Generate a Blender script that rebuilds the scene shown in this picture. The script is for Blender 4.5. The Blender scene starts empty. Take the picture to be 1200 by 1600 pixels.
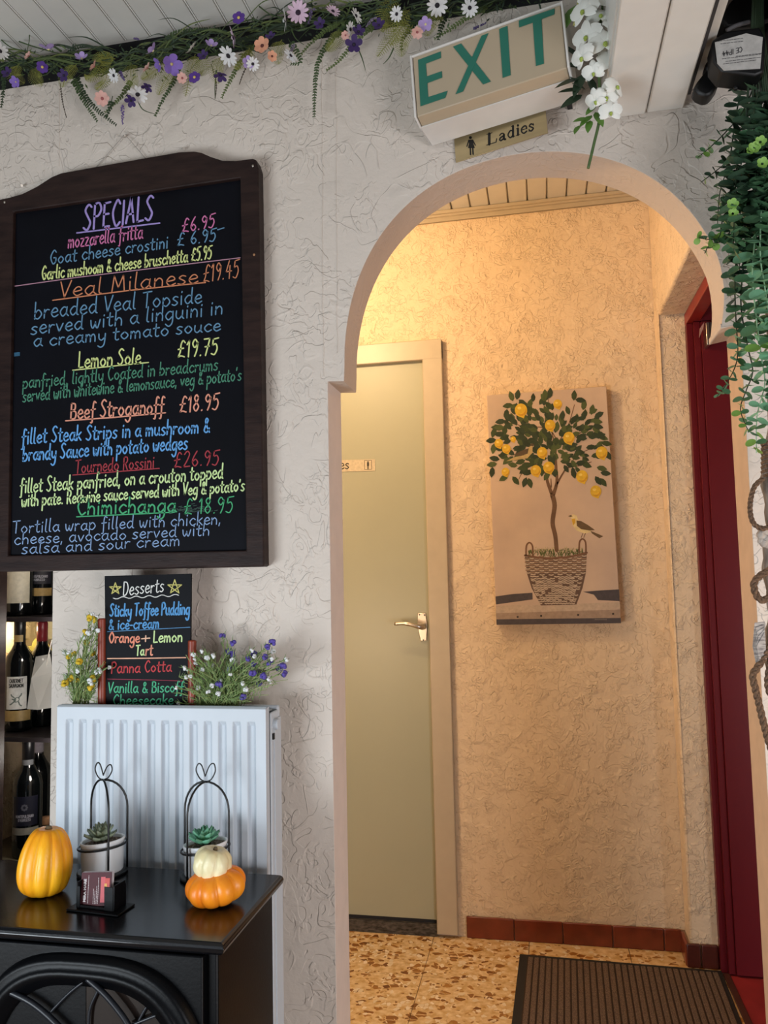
import bpy, bmesh, math, random
from mathutils import Vector, Matrix
random.seed(11)
PI = math.pi
S = bpy.context.scene
COL = S.collection

# ------------------------------------------------------------------ camera
FPX, CAMH = 1232.0, 1.22
yaw, pit, rol = math.radians(-11.28), math.radians(4.727), math.radians(-1.228)
FW = Vector((math.sin(yaw)*math.cos(pit), math.cos(yaw)*math.cos(pit), math.sin(pit)))
_r = Vector((math.cos(yaw), -math.sin(yaw), 0)); _u = _r.cross(FW)
RT = math.cos(rol)*_r + math.sin(rol)*_u
UP = -math.sin(rol)*_r + math.cos(rol)*_u
CAM = Vector((0, 0, CAMH))
cd = bpy.data.cameras.new('camera'); cam = bpy.data.objects.new('camera', cd); COL.objects.link(cam)
cd.sensor_fit = 'HORIZONTAL'; cd.sensor_width = 36.0; cd.lens = FPX/1200*36; cd.clip_start = .02
mt = Matrix((RT, UP, -FW)).transposed().to_4x4(); mt.translation = CAM
cam.matrix_world = mt
S.camera = cam

# ------------------------------------------------------------------ light
S.view_settings.view_transform = 'Standard'; S.view_settings.look = 'None'
S.view_settings.exposure = 0.0; S.view_settings.gamma = 1.0; S.view_settings.use_curve_mapping = False
w = bpy.data.worlds.new('overcast'); S.world = w; w.use_nodes = True
w.node_tree.nodes['Background'].inputs[0].default_value = (.80, .88, 1, 1)
w.node_tree.nodes['Background'].inputs[1].default_value = .10
def area(name, loc, aim, sx, sy, power, col):
    l = bpy.data.lights.new(name, 'AREA'); l.shape = 'RECTANGLE'; l.size = sx; l.size_y = sy
    l.energy = power; l.color = col
    o = bpy.data.objects.new(name, l); COL.objects.link(o); o.location = loc
    o.rotation_euler = (Vector(aim)-Vector(loc)).to_track_quat('-Z', 'Y').to_euler(); return o
area('window_daylight', (-1.75, -.55, .50), (-.40, 1.65, .60), 1.3, .8, 47, (.84, .93, 1))
area('far_window_daylight', (1.9, -.70, .55), (-.3, 1.7, .45), 1.4, .9, 48, (.98, .97, 1))
def bulb(name, loc, power, col, r):
    l = bpy.data.lights.new(name, 'POINT'); l.energy = power; l.color = col; l.shadow_soft_size = r
    o = bpy.data.objects.new(name, l); COL.objects.link(o); o.location = loc; return o
bulb('corridor_bulb', (-.74, 2.04, 2.22), 24, (1, .69, .38), .05)
bulb('corridor_fill', (-.74, 1.96, .95), 7, (1, .75, .52), .08)  # unseen fill added to lift the lower corridor walls
bulb('dining_room_bulb', (.85, 1.25, 1.0), 5.0, (1, .68, .38), .08)

# ------------------------------------------------------------------ pixel -> place on a real plane
def ray(x, y): return FW + RT*((x-600)/FPX) - UP*((y-800)/FPX)
def onY(x, y, Y): d = ray(x, y); return CAM + d*(Y/d.y)
def onZ(x, y, z): d = ray(x, y); return CAM + d*((z-CAMH)/d.z)
def onP(x, y, p, n): d = ray(x, y); return CAM + d*((p-CAM).dot(n)/d.dot(n))

# ------------------------------------------------------------------ materials
def lin(c): return c/12.92 if c <= .04045 else ((c+.055)/1.055)**2.4
def rgb(*c): return tuple(lin(v/255) for v in c)+(1,)
def mat(name, col, rough=.6, metal=0, var=.08, scale=25, bump=0, bscale=60, spec=.5, col2=None, stretch=None, trans=0, coat=0):
    m = bpy.data.materials.new(name); m.use_nodes = True
    nt = m.node_tree; b = nt.nodes['Principled BSDF']
    b.inputs['Roughness'].default_value = rough; b.inputs['Metallic'].default_value = metal
    b.inputs['Specular IOR Level'].default_value = spec
    b.inputs['Transmission Weight'].default_value = trans
    b.inputs['Coat Weight'].default_value = coat
    tc = nt.nodes.new('ShaderNodeTexCoord'); mp = nt.nodes.new('ShaderNodeMapping')
    nt.links.new(tc.outputs['Object'], mp.inputs[0])
    if stretch: mp.inputs['Scale'].default_value = stretch
    n = nt.nodes.new('ShaderNodeTexNoise'); n.inputs['Scale'].default_value = scale; n.inputs['Detail'].default_value = 4
    nt.links.new(mp.outputs[0], n.inputs[0])
    r = nt.nodes.new('ShaderNodeValToRGB')
    a = col; c2 = col2 or tuple(max(0, v*(1-var*2.2)) for v in col[:3])+(1,)
    r.color_ramp.elements[0].position = .3; r.color_ramp.elements[1].position = .7
    r.color_ramp.elements[0].color = c2; r.color_ramp.elements[1].color = a
    nt.links.new(n.outputs[0], r.inputs[0]); nt.links.new(r.outputs[0], b.inputs['Base Color'])
    if bump:
        n2 = nt.nodes.new('ShaderNodeTexNoise'); n2.inputs['Scale'].default_value = bscale; n2.inputs['Detail'].default_value = 5
        nt.links.new(mp.outputs[0], n2.inputs[0])
        bp = nt.nodes.new('ShaderNodeBump'); bp.inputs['Strength'].default_value = bump; bp.inputs['Distance'].default_value = .004
        nt.links.new(n2.outputs[0], bp.inputs['Height']); nt.links.new(bp.outputs[0], b.inputs['Normal'])
    return m

def plaster(name, col, strength=.9, ridge=1.0, sc=1.0, dist=.006):
    """hand-trowelled plaster: curled ridges on a lightly grained coat"""
    m = mat(name, col, .62, var=.03, scale=4)
    nt = m.node_tree; b = nt.nodes['Principled BSDF']; L = nt.links
    tc = nt.nodes.new('ShaderNodeTexCoord')
    def mth(op, a, v=None, c=None):
        k = nt.nodes.new('ShaderNodeMath'); k.operation = op
        for i, q in enumerate((a, v, c)):
            if q is None: continue
            if isinstance(q, (int, float)): k.inputs[i].default_value = q
            else: L.new(q, k.inputs[i])
        return k.outputs[0]
    def noise(s, det=1, distn=0, off=0):
        mp = nt.nodes.new('ShaderNodeMapping'); mp.inputs['Location'].default_value = (off, off*1.7, off*.3)
        L.new(tc.outputs['Object'], mp.inputs[0])
        k = nt.nodes.new('ShaderNodeTexNoise'); k.inputs['Scale'].default_value = s; k.inputs['Detail'].default_value = det
        k.inputs['Distortion'].default_value = distn; L.new(mp.outputs[0], k.inputs[0]); return k.outputs[0]
    def ridges(s, wd, off, masks, distn=1.2):
        a = mth('ABSOLUTE', mth('SUBTRACT', noise(s, 1.2, distn, off), .5))
        rr = mth('SUBTRACT', 1.0, mth('MINIMUM', mth('DIVIDE', a, wd), 1.0))
        mk = nt.nodes.new('ShaderNodeMapRange'); mk.inputs['From Min'].default_value = .48; mk.inputs['From Max'].default_value = .58
        L.new(noise(masks, 1, 0, off+5), mk.inputs['Value'])
        return mth('MULTIPLY', rr, mk.outputs[0])
    def plateau(s, wd, off, masks):
        k = nt.nodes.new('ShaderNodeMapRange'); k.interpolation_type = 'SMOOTHSTEP'; k.inputs['From Min'].default_value = .5-wd; k.inputs['From Max'].default_value = .5+wd
        L.new(noise(s, 1.5, 2.2, off), k.inputs['Value'])
        mk = nt.nodes.new('ShaderNodeMapRange'); mk.interpolation_type = 'SMOOTHSTEP'; mk.inputs['From Min'].default_value = .42; mk.inputs['From Max'].default_value = .62
        L.new(noise(masks, 1, 0, off+2), mk.inputs['Value']); return mth('MULTIPLY', k.outputs[0], mk.outputs[0])
    h = mth('ADD', mth('MULTIPLY', ridges(8*sc, .016, 0, 13*sc), .36*ridge), mth('MULTIPLY', plateau(10*sc, .012, 3.3, 11*sc), .55*ridge))
    h = mth('ADD', h, mth('MULTIPLY', plateau(21*sc, .03, 7.7, 9*sc), .4*ridge))
    h = mth('ADD', h, mth('MULTIPLY', noise(70, 3), .45))
    h = mth('ADD', h, mth('MULTIPLY', noise(9, 2), 1.1))
    bp = nt.nodes.new('ShaderNodeBump'); bp.inputs['Strength'].default_value = strength; bp.inputs['Distance'].default_value = dist
    L.new(h, bp.inputs['Height']); L.new(bp.outputs[0], b.inputs['Normal'])
    return m

M_wall = plaster('trowelled_plaster', rgb(218, 206, 194), .8, 1.0, 1.05, .0042)
M_wall2 = plaster('corridor_plaster', rgb(230, 205, 171), .85, 1.0, 2.1, .0054)
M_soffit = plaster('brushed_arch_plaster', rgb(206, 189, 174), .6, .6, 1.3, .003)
M_jamb = mat('smooth_painted_plaster', rgb(228, 216, 208), .55, var=.03, bump=.12, bscale=30)
M_ceil = mat('white_ceiling_board', rgb(205, 203, 196), .5, var=.02)
M_white = mat('white_gloss_board', rgb(228, 226, 220), .35, var=.02)
M_rad = mat('radiator_enamel', rgb(200, 208, 216), .5, var=.015, spec=.5)
M_black = mat('black_void', rgb(14, 14, 17), .8)
M_stove = mat('black_stove_enamel', rgb(6, 7, 10), .38, spec=.16, var=.1, bump=.05, bscale=200)
M_stovetop = mat('satin_black_top', rgb(17, 17, 20), .2, var=.1, scale=60, bump=.03, bscale=90)
M_glass_dark = mat('smoked_glass', rgb(34, 27, 24), .12)
M_wood = mat('dark_stained_wood', rgb(50, 35, 31), .5, spec=.2, var=.25, scale=14, bump=.12, bscale=60, col2=rgb(32, 21, 20), stretch=(1, 1, 5))
M_slate = mat('chalkboard_black', rgb(11, 12, 20), .6, var=.2, scale=6, spec=.12)
M_dessert = mat('small_chalkboard', rgb(12, 14, 21), .6, var=.2, scale=6, spec=.15)
M_redwood = mat('red_brown_wood', rgb(150, 58, 34), .4, var=.12, stretch=(4, 4, 1))
M_door = mat('pale_sage_door', rgb(166, 166, 142), .42, var=.02, scale=3)
M_casing = mat('cream_gloss_casing', rgb(188, 174, 150), .38, var=.03, bump=.04, bscale=25)
M_red = mat('oxblood_gloss', rgb(100, 22, 30), .4, spec=.25, var=.06, scale=4, bump=.04, bscale=30)
M_redlit = mat('red_gloss_warm_lit', rgb(150, 40, 32), .36, var=.08)  # door red with warm lamplight mixed in, for the frame head
M_redfloor = mat('red_floor_paint', rgb(158, 46, 50), .55, var=.18, scale=9)
M_terra = mat('terracotta_tile', rgb(128, 58, 36), .28, var=.15, scale=18, bump=.05)
M_grout = mat('grout', rgb(150, 126, 106), .9, var=.15)
M_marble = mat('dark_marble', rgb(92, 88, 82), .35, scale=60, col2=rgb(26, 25, 26), stretch=(1, 3, 3))
M_steel = mat('brushed_steel', rgb(200, 192, 180), .28, 1, var=.03)
M_mat = mat('ribbed_carpet', rgb(132, 110, 94), .95, scale=330, col2=rgb(70, 55, 48), bump=.6, bscale=900)
M_matbase = mat('carpet_groove', rgb(70, 54, 46), .95, scale=300, var=.2)
M_rubber = mat('black_rubber', rgb(30, 30, 33), .7)
M_exit = mat('aged_cream_plastic', rgb(184, 166, 140), .4, var=.03, scale=6)
M_green = mat('exit_green', rgb(36, 112, 94), .5, var=.03)
M_tray = mat('painted_metal_tray', rgb(226, 222, 216), .45, var=.05, scale=12)
M_brass = mat('brushed_brass_plaque', rgb(184, 164, 122), .32, .5, var=.1, scale=5, stretch=(1, 1, 14))
M_ink = mat('black_print', rgb(10, 10, 12), .5)
M_wire = mat('black_wire', rgb(12, 12, 14), .35)
M_pot = mat('white_ceramic', rgb(246, 248, 250), .22, var=.01)
M_gravel = mat('gravel', rgb(150, 130, 112), .9, scale=260, col2=rgb(62, 50, 44), bump=.8, bscale=260)
M_cork = mat('cork', rgb(190, 140, 100), .8, var=.2, scale=120)
M_rope = mat('jute_rope', rgb(128, 100, 78), .95, var=.3, scale=260, bump=.6, bscale=400)
M_drift = mat('weathered_driftwood', rgb(150, 140, 130), .8, scale=30, col2=rgb(92, 84, 80), stretch=(5, 5, .6), bump=.5, bscale=80)
M_shell = mat('grey_shell', rgb(196, 188, 180), .35, scale=70, col2=rgb(120, 112, 110), stretch=(1, 1, 5), bump=.4)
M_stem = mat('green_stem', rgb(74, 100, 56), .6)
M_darkstem = mat('dark_stem', rgb(44, 62, 40), .6)
M_browns = mat('brown_stem', rgb(84, 70, 48), .7)

def terrazzo():
    m = bpy.data.materials.new('terrazzo'); m.use_nodes = True; nt = m.node_tree; L = nt.links
    b = nt.nodes['Principled BSDF']; b.inputs['Roughness'].default_value = .3
    tc = nt.nodes.new('ShaderNodeTexCoord')
    nz = nt.nodes.new('ShaderNodeTexNoise'); nz.inputs['Scale'].default_value = 30; L.new(tc.outputs['Object'], nz.inputs[0])
    mx = nt.nodes.new('ShaderNodeMix'); mx.data_type = 'VECTOR'; mx.inputs['Factor'].default_value = .012
    L.new(tc.outputs['Object'], mx.inputs[4]); L.new(nz.outputs['Color'], mx.inputs[5])
    def chips(scale, lo, hi, edge, stretch):
        mp = nt.nodes.new('ShaderNodeMapping'); mp.inputs['Scale'].default_value = stretch; L.new(mx.outputs[1], mp.inputs[0])
        v = nt.nodes.new('ShaderNodeTexVoronoi'); v.inputs['Scale'].default_value = scale; L.new(mp.outputs[0], v.inputs['Vector'])
        e = nt.nodes.new('ShaderNodeTexVoronoi'); e.feature = 'DISTANCE_TO_EDGE'; e.inputs['Scale'].default_value = scale; L.new(mp.outputs[0], e.inputs['Vector'])
        s = nt.nodes.new('ShaderNodeSeparateColor'); L.new(v.outputs['Color'], s.inputs[0])
        g1 = nt.nodes.new('ShaderNodeMath'); g1.operation = 'LESS_THAN'; g1.inputs[1].default_value = hi; L.new(s.outputs[0], g1.inputs[0])
        g2 = nt.nodes.new('ShaderNodeMath'); g2.operation = 'GREATER_THAN'; g2.inputs[1].default_value = edge; L.new(e.outputs['Distance'], g2.inputs[0])
        g = nt.nodes.new('ShaderNodeMath'); g.operation = 'MULTIPLY'; L.new(g1.outputs[0], g.inputs[0]); L.new(g2.outputs[0], g.inputs[1])
        return g.outputs[0], s.outputs[1]
    base = nt.nodes.new('ShaderNodeValToRGB'); n2 = nt.nodes.new('ShaderNodeTexNoise'); n2.inputs['Scale'].default_value = 45; n2.inputs['Detail'].default_value = 4
    L.new(tc.outputs['Object'], n2.inputs[0]); L.new(n2.outputs[0], base.inputs[0])
    base.color_ramp.elements[0].position = .35; base.color_ramp.elements[1].position = .68
    base.color_ramp.elements[0].color = rgb(206, 166, 104); base.color_ramp.elements[1].color = rgb(236, 208, 164)
    cur = base.outputs[0]
    for sc, hi, ed, st, c1, c2 in ((40, .24, .07, (1, 1.35, 1), rgb(122, 72, 22), rgb(178, 122, 50)), (62, .16, .06, (1.2, 1, 1), rgb(226, 206, 172), rgb(240, 222, 196)), (84, .10, .09, (1, 1.2, 1), rgb(140, 88, 34), rgb(196, 150, 80))):
        f, rnd = chips(sc, 0, hi, ed, st)
        cr = nt.nodes.new('ShaderNodeValToRGB'); cr.color_ramp.elements[0].color = c1; cr.color_ramp.elements[1].color = c2; L.new(rnd, cr.inputs[0])
        m2 = nt.nodes.new('ShaderNodeMix'); m2.data_type = 'RGBA'; L.new(f, m2.inputs['Factor']); L.new(cur, m2.inputs[6]); L.new(cr.outputs[0], m2.inputs[7]); cur = m2.outputs[2]
    L.new(cur, b.inputs['Base Color']); return m
M_terrazzo = terrazzo()
_leafm = {}
def flat(c, rough=.6, name=None):
    k = (c, rough)
    if k not in _leafm: _leafm[k] = mat(name or 'paint_%02x%02x%02x' % c, rgb(*c), rough, var=.1, scale=90)
    return _leafm[k]

# ------------------------------------------------------------------ mesh building
class MB:
    def __init__(s): s.v = []; s.f = []; s.m = []; s.mi = 0
    def add(s, vs, fs):
        o = len(s.v); s.v += [Vector(v) for v in vs]; s.f += [tuple(i+o for i in f) for f in fs]; s.m += [s.mi]*len(fs); return s
    def box(s, x0, x1, y0, y1, z0, z1, M=None):
        vs = [Vector((x, y, z)) for x in (x0, x1) for y in (y0, y1) for z in (z0, z1)]
        if M: vs = [M@v for v in vs]
        return s.add(vs, [(0, 1, 3, 2), (4, 6, 7, 5), (0, 4, 5, 1), (2, 3, 7, 6), (0, 2, 6, 4), (1, 5, 7, 3)])
    def tube(s, pts, r, n=8, cap=True, closed=False):
        pts = [Vector(p) for p in pts]; N = len(pts); rr = r if isinstance(r, (list, tuple)) else [r]*N
        vs = []; ref = None
        for i, p in enumerate(pts):
            if closed: t = pts[(i+1) % N]-pts[i-1]
            else: t = pts[min(i+1, N-1)]-pts[max(i-1, 0)]
            if t.length < 1e-9: t = Vector((0, 0, 1))
            t.normalize()
            if ref is None: ref = t.orthogonal().normalized()
            a = (ref-t*ref.dot(t))
            if a.length < 1e-6: a = t.orthogonal()
            a.normalize(); ref = a; b = t.cross(a)
            vs += [p+(a*math.cos(2*PI*k/n)+b*math.sin(2*PI*k/n))*rr[i] for k in range(n)]
        fs = []
        for i in range(N if closed else N-1):
            j = (i+1) % N
            fs += [(i*n+k, i*n+(k+1) % n, j*n+(k+1) % n, j*n+k) for k in range(n)]
        if cap and not closed: fs += [tuple(range(n-1, -1, -1)), tuple((N-1)*n+k for k in range(n))]
        return s.add(vs, fs)
    def lathe(s, prof, c=(0, 0, 0), n=24, M=None):
        vs = []; c = Vector(c)
        for r, z in prof: vs += [Vector((r*math.cos(2*PI*k/n), r*math.sin(2*PI*k/n), z)) for k in range(n)]
        if M: vs = [M@v for v in vs]
        vs = [v+c for v in vs]; N = len(prof)
        fs = [(i*n+k, i*n+(k+1) % n, (i+1)*n+(k+1) % n, (i+1)*n+k) for i in range(N-1) for k in range(n)]
        if prof[0][0] > 1e-5: fs.append(tuple(range(n-1, -1, -1)))
        if prof[-1][0] > 1e-5: fs.append(tuple((N-1)*n+k for k in range(n)))
        return s.add(vs, fs)
    def ball(s, c, r, n=8, m=5, sc=(1, 1, 1)):
        prof = [(max(1e-6, math.sin(PI*i/m)), -math.cos(PI*i/m)) for i in range(m+1)]
        return s.lathe([(a*r, b*r) for a, b in prof], c, n, Matrix.Diagonal((*sc, 1)))
    def prism(s, pts, d):   # polygon (list of 3D points) pushed along d
        n = len(pts); pts = [Vector(p) for p in pts]; d = Vector(d)
        vs = pts+[p+d for p in pts]
        return s.add(vs, [tuple(range(n)), tuple(range(2*n-1, n-1, -1))]+[(i, i+n, (i+1) % n+n, (i+1) % n) for i in range(n)])
    def poly(s, pts): return s.add(pts, [tuple(range(len(pts)))])
    def build(s, name, mats, parent=None, smooth=False, bevel=0, seg=2, angle=35, tri=False):
        me = bpy.data.meshes.new(name)
        base = Vector((0, 0, 0))
        if parent is not None: base = world_of(parent)
        me.from_pydata([tuple(v-base) for v in s.v], [], s.f); 
        mats = mats if isinstance(mats, (list, tuple)) else [mats]
        for m in mats: me.materials.append(m)
        for p, k in zip(me.polygons, s.m): p.material_index = k
        bm = bmesh.new(); bm.from_mesh(me)
        bmesh.ops.remove_doubles(bm, verts=bm.verts, dist=1e-6)
        bmesh.ops.recalc_face_normals(bm, faces=bm.faces)
        if tri: bmesh.ops.triangulate(bm, faces=[f for f in bm.faces if len(f.verts) > 4])
        bm.to_mesh(me); bm.free()
        if smooth:
            for p in me.polygons: p.use_smooth = True
        o = bpy.data.objects.new(name, me); COL.objects.link(o)
        if parent is not None: o.parent = parent
        if bevel:
            b = o.modifiers.new('bevel', 'BEVEL'); b.width = bevel; b.segments = seg; b.limit_method = 'ANGLE'; b.angle_limit = math.radians(angle)
            for p in me.polygons: p.use_smooth = True
            try: me.set_sharp_from_angle(angle=math.radians(angle))
            except Exception: pass
        return o
def world_of(o):
    v = Vector(o.location)
    while o.parent is not None: o = o.parent; v = v+Vector(o.location)
    return v
def tag(o, label=None, cat=None, group=None, kind=None):
    if label: o['label'] = label
    if cat: o['category'] = cat
    if group: o['group'] = group
    if kind: o['kind'] = kind
    return o
def empty(name, loc=(0, 0, 0), label=None, cat=None, group=None, kind=None):
    o = bpy.data.objects.new(name, None); COL.objects.link(o); o.location = loc; o.empty_display_size = .05
    return tag(o, label, cat, group, kind)
def inst(src, name, parent, loc, rot=None, scale=1.0):
    o = bpy.data.objects.new(name, src); COL.objects.link(o); o.parent = parent
    o.location = Vector(loc)-(world_of(parent) if parent else Vector())
    if rot is not None: o.rotation_euler = rot.to_euler() if hasattr(rot, 'to_euler') else rot
    o.scale = (scale,)*3 if isinstance(scale, (int, float)) else scale
    return o
def meshdata(mb, name, mats, smooth=True):
    o = mb.build(name, mats, smooth=smooth); me = o.data; bpy.data.objects.remove(o); return me
def spline(pts, k=6):
    pts = [Vector(p) for p in pts]; out = []
    if len(pts) < 3: return pts
    for i in range(len(pts)-1):
        p0 = pts[max(i-1, 0)]; p1 = pts[i]; p2 = pts[i+1]; p3 = pts[min(i+2, len(pts)-1)]
        for j in range(k):
            t = j/k
            out.append(.5*((2*p1)+(p2-p0)*t+(2*p0-5*p1+4*p2-p3)*t*t+(3*p1-p0-3*p2+p3)*t**3))
    out.append(pts[-1]); return out
def ribbon(mb, pts2, wd, fn, lift=0):
    """flat stroke: 2D points -> quads, fn maps (x,y) to 3D; wd number or list"""
    P = [Vector((p[0], p[1])) for p in pts2]; N = len(P)
    if N < 2: return
    ww = wd if isinstance(wd, (list, tuple)) else [wd]*N
    t0 = (P[1]-P[0]); t0 = t0.normalized() if t0.length > 1e-9 else Vector((1, 0)); t1 = (P[-1]-P[-2]); t1 = t1.normalized() if t1.length > 1e-9 else t0
    vs = []
    for i in range(N):
        t = P[min(i+1, N-1)]-P[max(i-1, 0)]
        t = t.normalized() if t.length > 1e-9 else t0
        n = Vector((-t.y, t.x))*ww[i]/2
        vs += [P[i]+n, P[i]-n]
    vs = [P[0]-t0*ww[0]*.45+Vector((-t0.y, t0.x))*ww[0]*.22, P[0]-t0*ww[0]*.45-Vector((-t0.y, t0.x))*ww[0]*.22]+vs
    vs += [P[-1]+t1*ww[-1]*.45+Vector((-t1.y, t1.x))*ww[-1]*.22, P[-1]+t1*ww[-1]*.45-Vector((-t1.y, t1.x))*ww[-1]*.22]
    mb.add([fn(v.x, v.y) for v in vs], [(2*i, 2*i+1, 2*i+3, 2*i+2) for i in range(N+1)])
def disc(mb, x, y, rx, ry, fn, n=14, rot=0):
    mb.poly([fn(x+rx*math.cos(a)*math.cos(rot)-ry*math.sin(a)*math.sin(rot), y+rx*math.cos(a)*math.sin(rot)+ry*math.sin(a)*math.cos(rot)) for a in [2*PI*k/n for k in range(n)]])

# ------------------------------------------------------------------ handwriting (a single-stroke alphabet)
B_ = '.72,.88 .4,1 .08,.5 .35,0 .7,.35'
G = {
'a': (.9, B_+'|.75,1 .72,.3 .92,0'), 'b': (.85, '.12,1.9 .1,0|.1,.6 .45,1 .78,.5 .45,0 .1,.15'),
'c': (.78, '.72,.82 .42,1 .08,.5 .38,0 .76,.2'), 'd': (.9, B_+'|.76,1.9 .74,.25 .9,0'),
'e': (.78, '.1,.48 .68,.62 .55,.98 .3,.95 .08,.45 .35,0 .76,.2'), 'f': (.66, '.66,1.75 .42,1.9 .3,1.3 .28,-.45 .08,-.6|.05,.92 .62,1'),
'g': (.88, B_+'|.76,1 .74,-.35 .42,-.8 .1,-.5'), 'h': (.82, '.12,1.9 .1,0|.1,.55 .4,1 .68,.7 .7,0'),
'i': (.34, '.15,1 .17,0|.17,1.38 .19,1.5'), 'k': (.75, '.12,1.9 .1,0|.66,1 .1,.42|.25,.55 .7,0'), 'l': (.36, '.18,1.9 .12,.25 .3,0'),
'm': (1.12, '.08,1 .08,0|.08,.6 .3,1 .5,.7 .52,0|.52,.6 .75,1 .95,.7 .98,0'), 'n': (.8, '.1,1 .1,0|.1,.6 .4,1 .66,.7 .68,0'),
'o': (.85, '.42,1 .08,.5 .42,0 .76,.5 .42,1'), 'p': (.85, '.1,1 .1,-.8|.1,.65 .45,1 .78,.5 .45,0 .1,.2'),
'r': (.62, '.1,1 .1,0|.1,.55 .32,.95 .58,.92'), 's': (.7, '.62,.9 .36,1 .14,.75 .4,.5 .6,.25 .35,0 .06,.12'),
't': (.62, '.3,1.65 .26,.25 .44,0 .58,.1|.02,1.08 .6,1.14'), 'u': (.86, '.1,1 .1,.3 .36,0 .68,.4|.7,1 .7,.2 .84,0'),
'v': (.74, '.05,1 .34,0|.34,0 .68,1'), 'w': (1.02, '.05,1 .12,.3 .3,0 .5,.6|.5,.75 .56,.2 .74,0 .95,1'),
'x': (.7, '.05,1 .62,0|.62,1 .05,0'), 'y': (.82, '.1,1 .14,.4 .38,.15 .7,.5|.74,1 .66,-.4 .36,-.8 .06,-.6'), 'z': (.72, '.05,1 .64,1|.64,1 .05,0|.05,0 .68,0'),
'S': (.85, '.75,1.7 .45,1.9 .15,1.5 .42,1 .7,.5 .42,0 .05,.2'), 'P': (.85, '.12,1.85 .12,0|.12,1.85 .55,1.9 .78,1.4 .5,.95 .12,.95'),
'E': (.8, '.12,1.85 .12,0|.12,1.85 .7,1.9|.12,1 .6,1|.12,0 .72,.02'), 'C': (.9, '.8,1.6 .5,1.9 .1,1 .45,0 .85,.25'), 'I': (.3, '.14,1.85 .14,0'),
'A': (.95, '.05,0 .45,1.9|.45,1.9 .82,0|.2,.65 .7,.65'), 'L': (.75, '.12,1.85 .12,0|.12,0 .7,.05'), 'G': (.95, '.8,1.6 .5,1.9 .1,1 .45,0 .82,.3|.82,.3 .82,.85|.82,.85 .5,.85'),
'B': (.88, '.12,1.85 .12,0|.12,1.85 .6,1.75 .6,1.15 .12,1|.12,1 .75,.8 .7,.1 .12,0'), 'V': (.85, '.05,1.85 .38,0|.38,0 .85,1.9'),
'T': (.9, '.45,1.85 .42,0|.02,1.82 .88,1.9'), 'M': (1.15, '.08,0 .2,1.85|.2,1.85 .55,.4|.55,.4 .9,1.85|.9,1.85 1.02,0'),
'R': (.88, '.12,1.85 .12,0|.12,1.85 .6,1.85 .72,1.35 .5,1 .12,1|.35,1 .78,0'), 'D': (.92, '.12,1.85 .12,0|.12,1.85 .6,1.7 .82,.9 .55,.1 .12,0'),
'O': (1.0, '.5,1.88 .1,.95 .5,0 .9,.95 .5,1.88'), 'N': (.95, '.1,0 .12,1.85|.12,1.85 .8,0|.8,0 .82,1.85'), 'U': (.9, '.1,1.85 .12,.5 .45,0 .78,.5 .8,1.85'), 'Z': (.8, '.08,1.82 .7,1.85|.7,1.85 .06,.02|.06,.02 .74,.02'), 'K': (.85, '.12,1.85 .12,0|.78,1.8 .12,.85|.3,1 .8,0'),
'1': (.42, '.02,1.4 .26,1.85|.26,1.85 .24,0'), '2': (.8, '.1,1.5 .4,1.88 .65,1.5 .4,.7 .06,.02|.06,.02 .75,.05'), '4': (.82, '.4,1.8 .06,.7|.06,.7 .75,.75|.52,1.3 .5,0'),
'5': (.8, '.2,1.75 .14,1.05|.14,1.05 .5,1.2 .68,.65 .42,0 .05,.12|.2,1.75 .78,1.85'), '6': (.8, '.55,1.85 .2,1.1 .1,.5 .38,0 .68,.4 .42,.85 .12,.55'),
'7': (.78, '.06,1.8 .7,1.85|.7,1.85 .3,0|.2,.95 .65,1'), '8': (.8, '.62,1.5 .38,1.88 .16,1.5 .4,1 .66,.5 .38,0 .1,.5 .4,1 .62,1.5'), '9': (.8, '.68,1.4 .38,1.85 .12,1.4 .38,.95 .68,1.4|.7,1.5 .6,.6 .4,0'),
'£': (.9, '.8,1.6 .55,1.85 .35,1.4 .3,.6 .08,.05|.08,.05 .4,.15 .8,.02|.05,.9 .65,1'), '&': (.95, '.85,.5 .5,0 .12,.25 .35,.95 .6,1.5 .4,1.75 .25,1.4 .5,.7 .9,0'),
'.': (.3, '.12,.02 .16,.08'), ',': (.3, '.16,.15 .08,-.3'), "'": (.25, '.14,1.8 .08,1.4'), '+': (.95, '.45,1.5 .45,.3|.05,.9 .85,.95'), '-': (.5, '.05,.6 .42,.6'),
}
def strokes(ch):
    wd, s = G[ch]; return wd, [[tuple(float(q) for q in p.split(',')) for p in st.split()] for st in s.split('|')]
def write(text, a, b, xh, fn, mb, wt=2.0, jitter=.05, slant=.08, rnd=random):
    """text from pixel point a to pixel point b along its baseline; xh = x-height in px"""
    tot = sum(.55 if c == ' ' else G[c][0]+.12 for c in text)
    dx, dy = b[0]-a[0], b[1]-a[1]; x = 0
    for c in text:
        if c == ' ': x += .55; continue
        wd, sts = strokes(c); jy = rnd.uniform(-jitter, jitter); js = 1+rnd.uniform(-jitter, jitter)
        for st in sts:
            P = spline([(p[0], p[1], 0) for p in st], 5) if len(st) > 2 else [Vector((*p, 0)) for p in st]
            Q = []
            for p in P:
                u = (x+p.x)/tot+slant*p.y*xh/max(1, abs(dx))
                Q.append((a[0]+dx*u, a[1]+dy*u-(p.y*js+jy)*xh))
            ribbon(mb, Q, wt, fn)
        x += wd+.12

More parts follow.
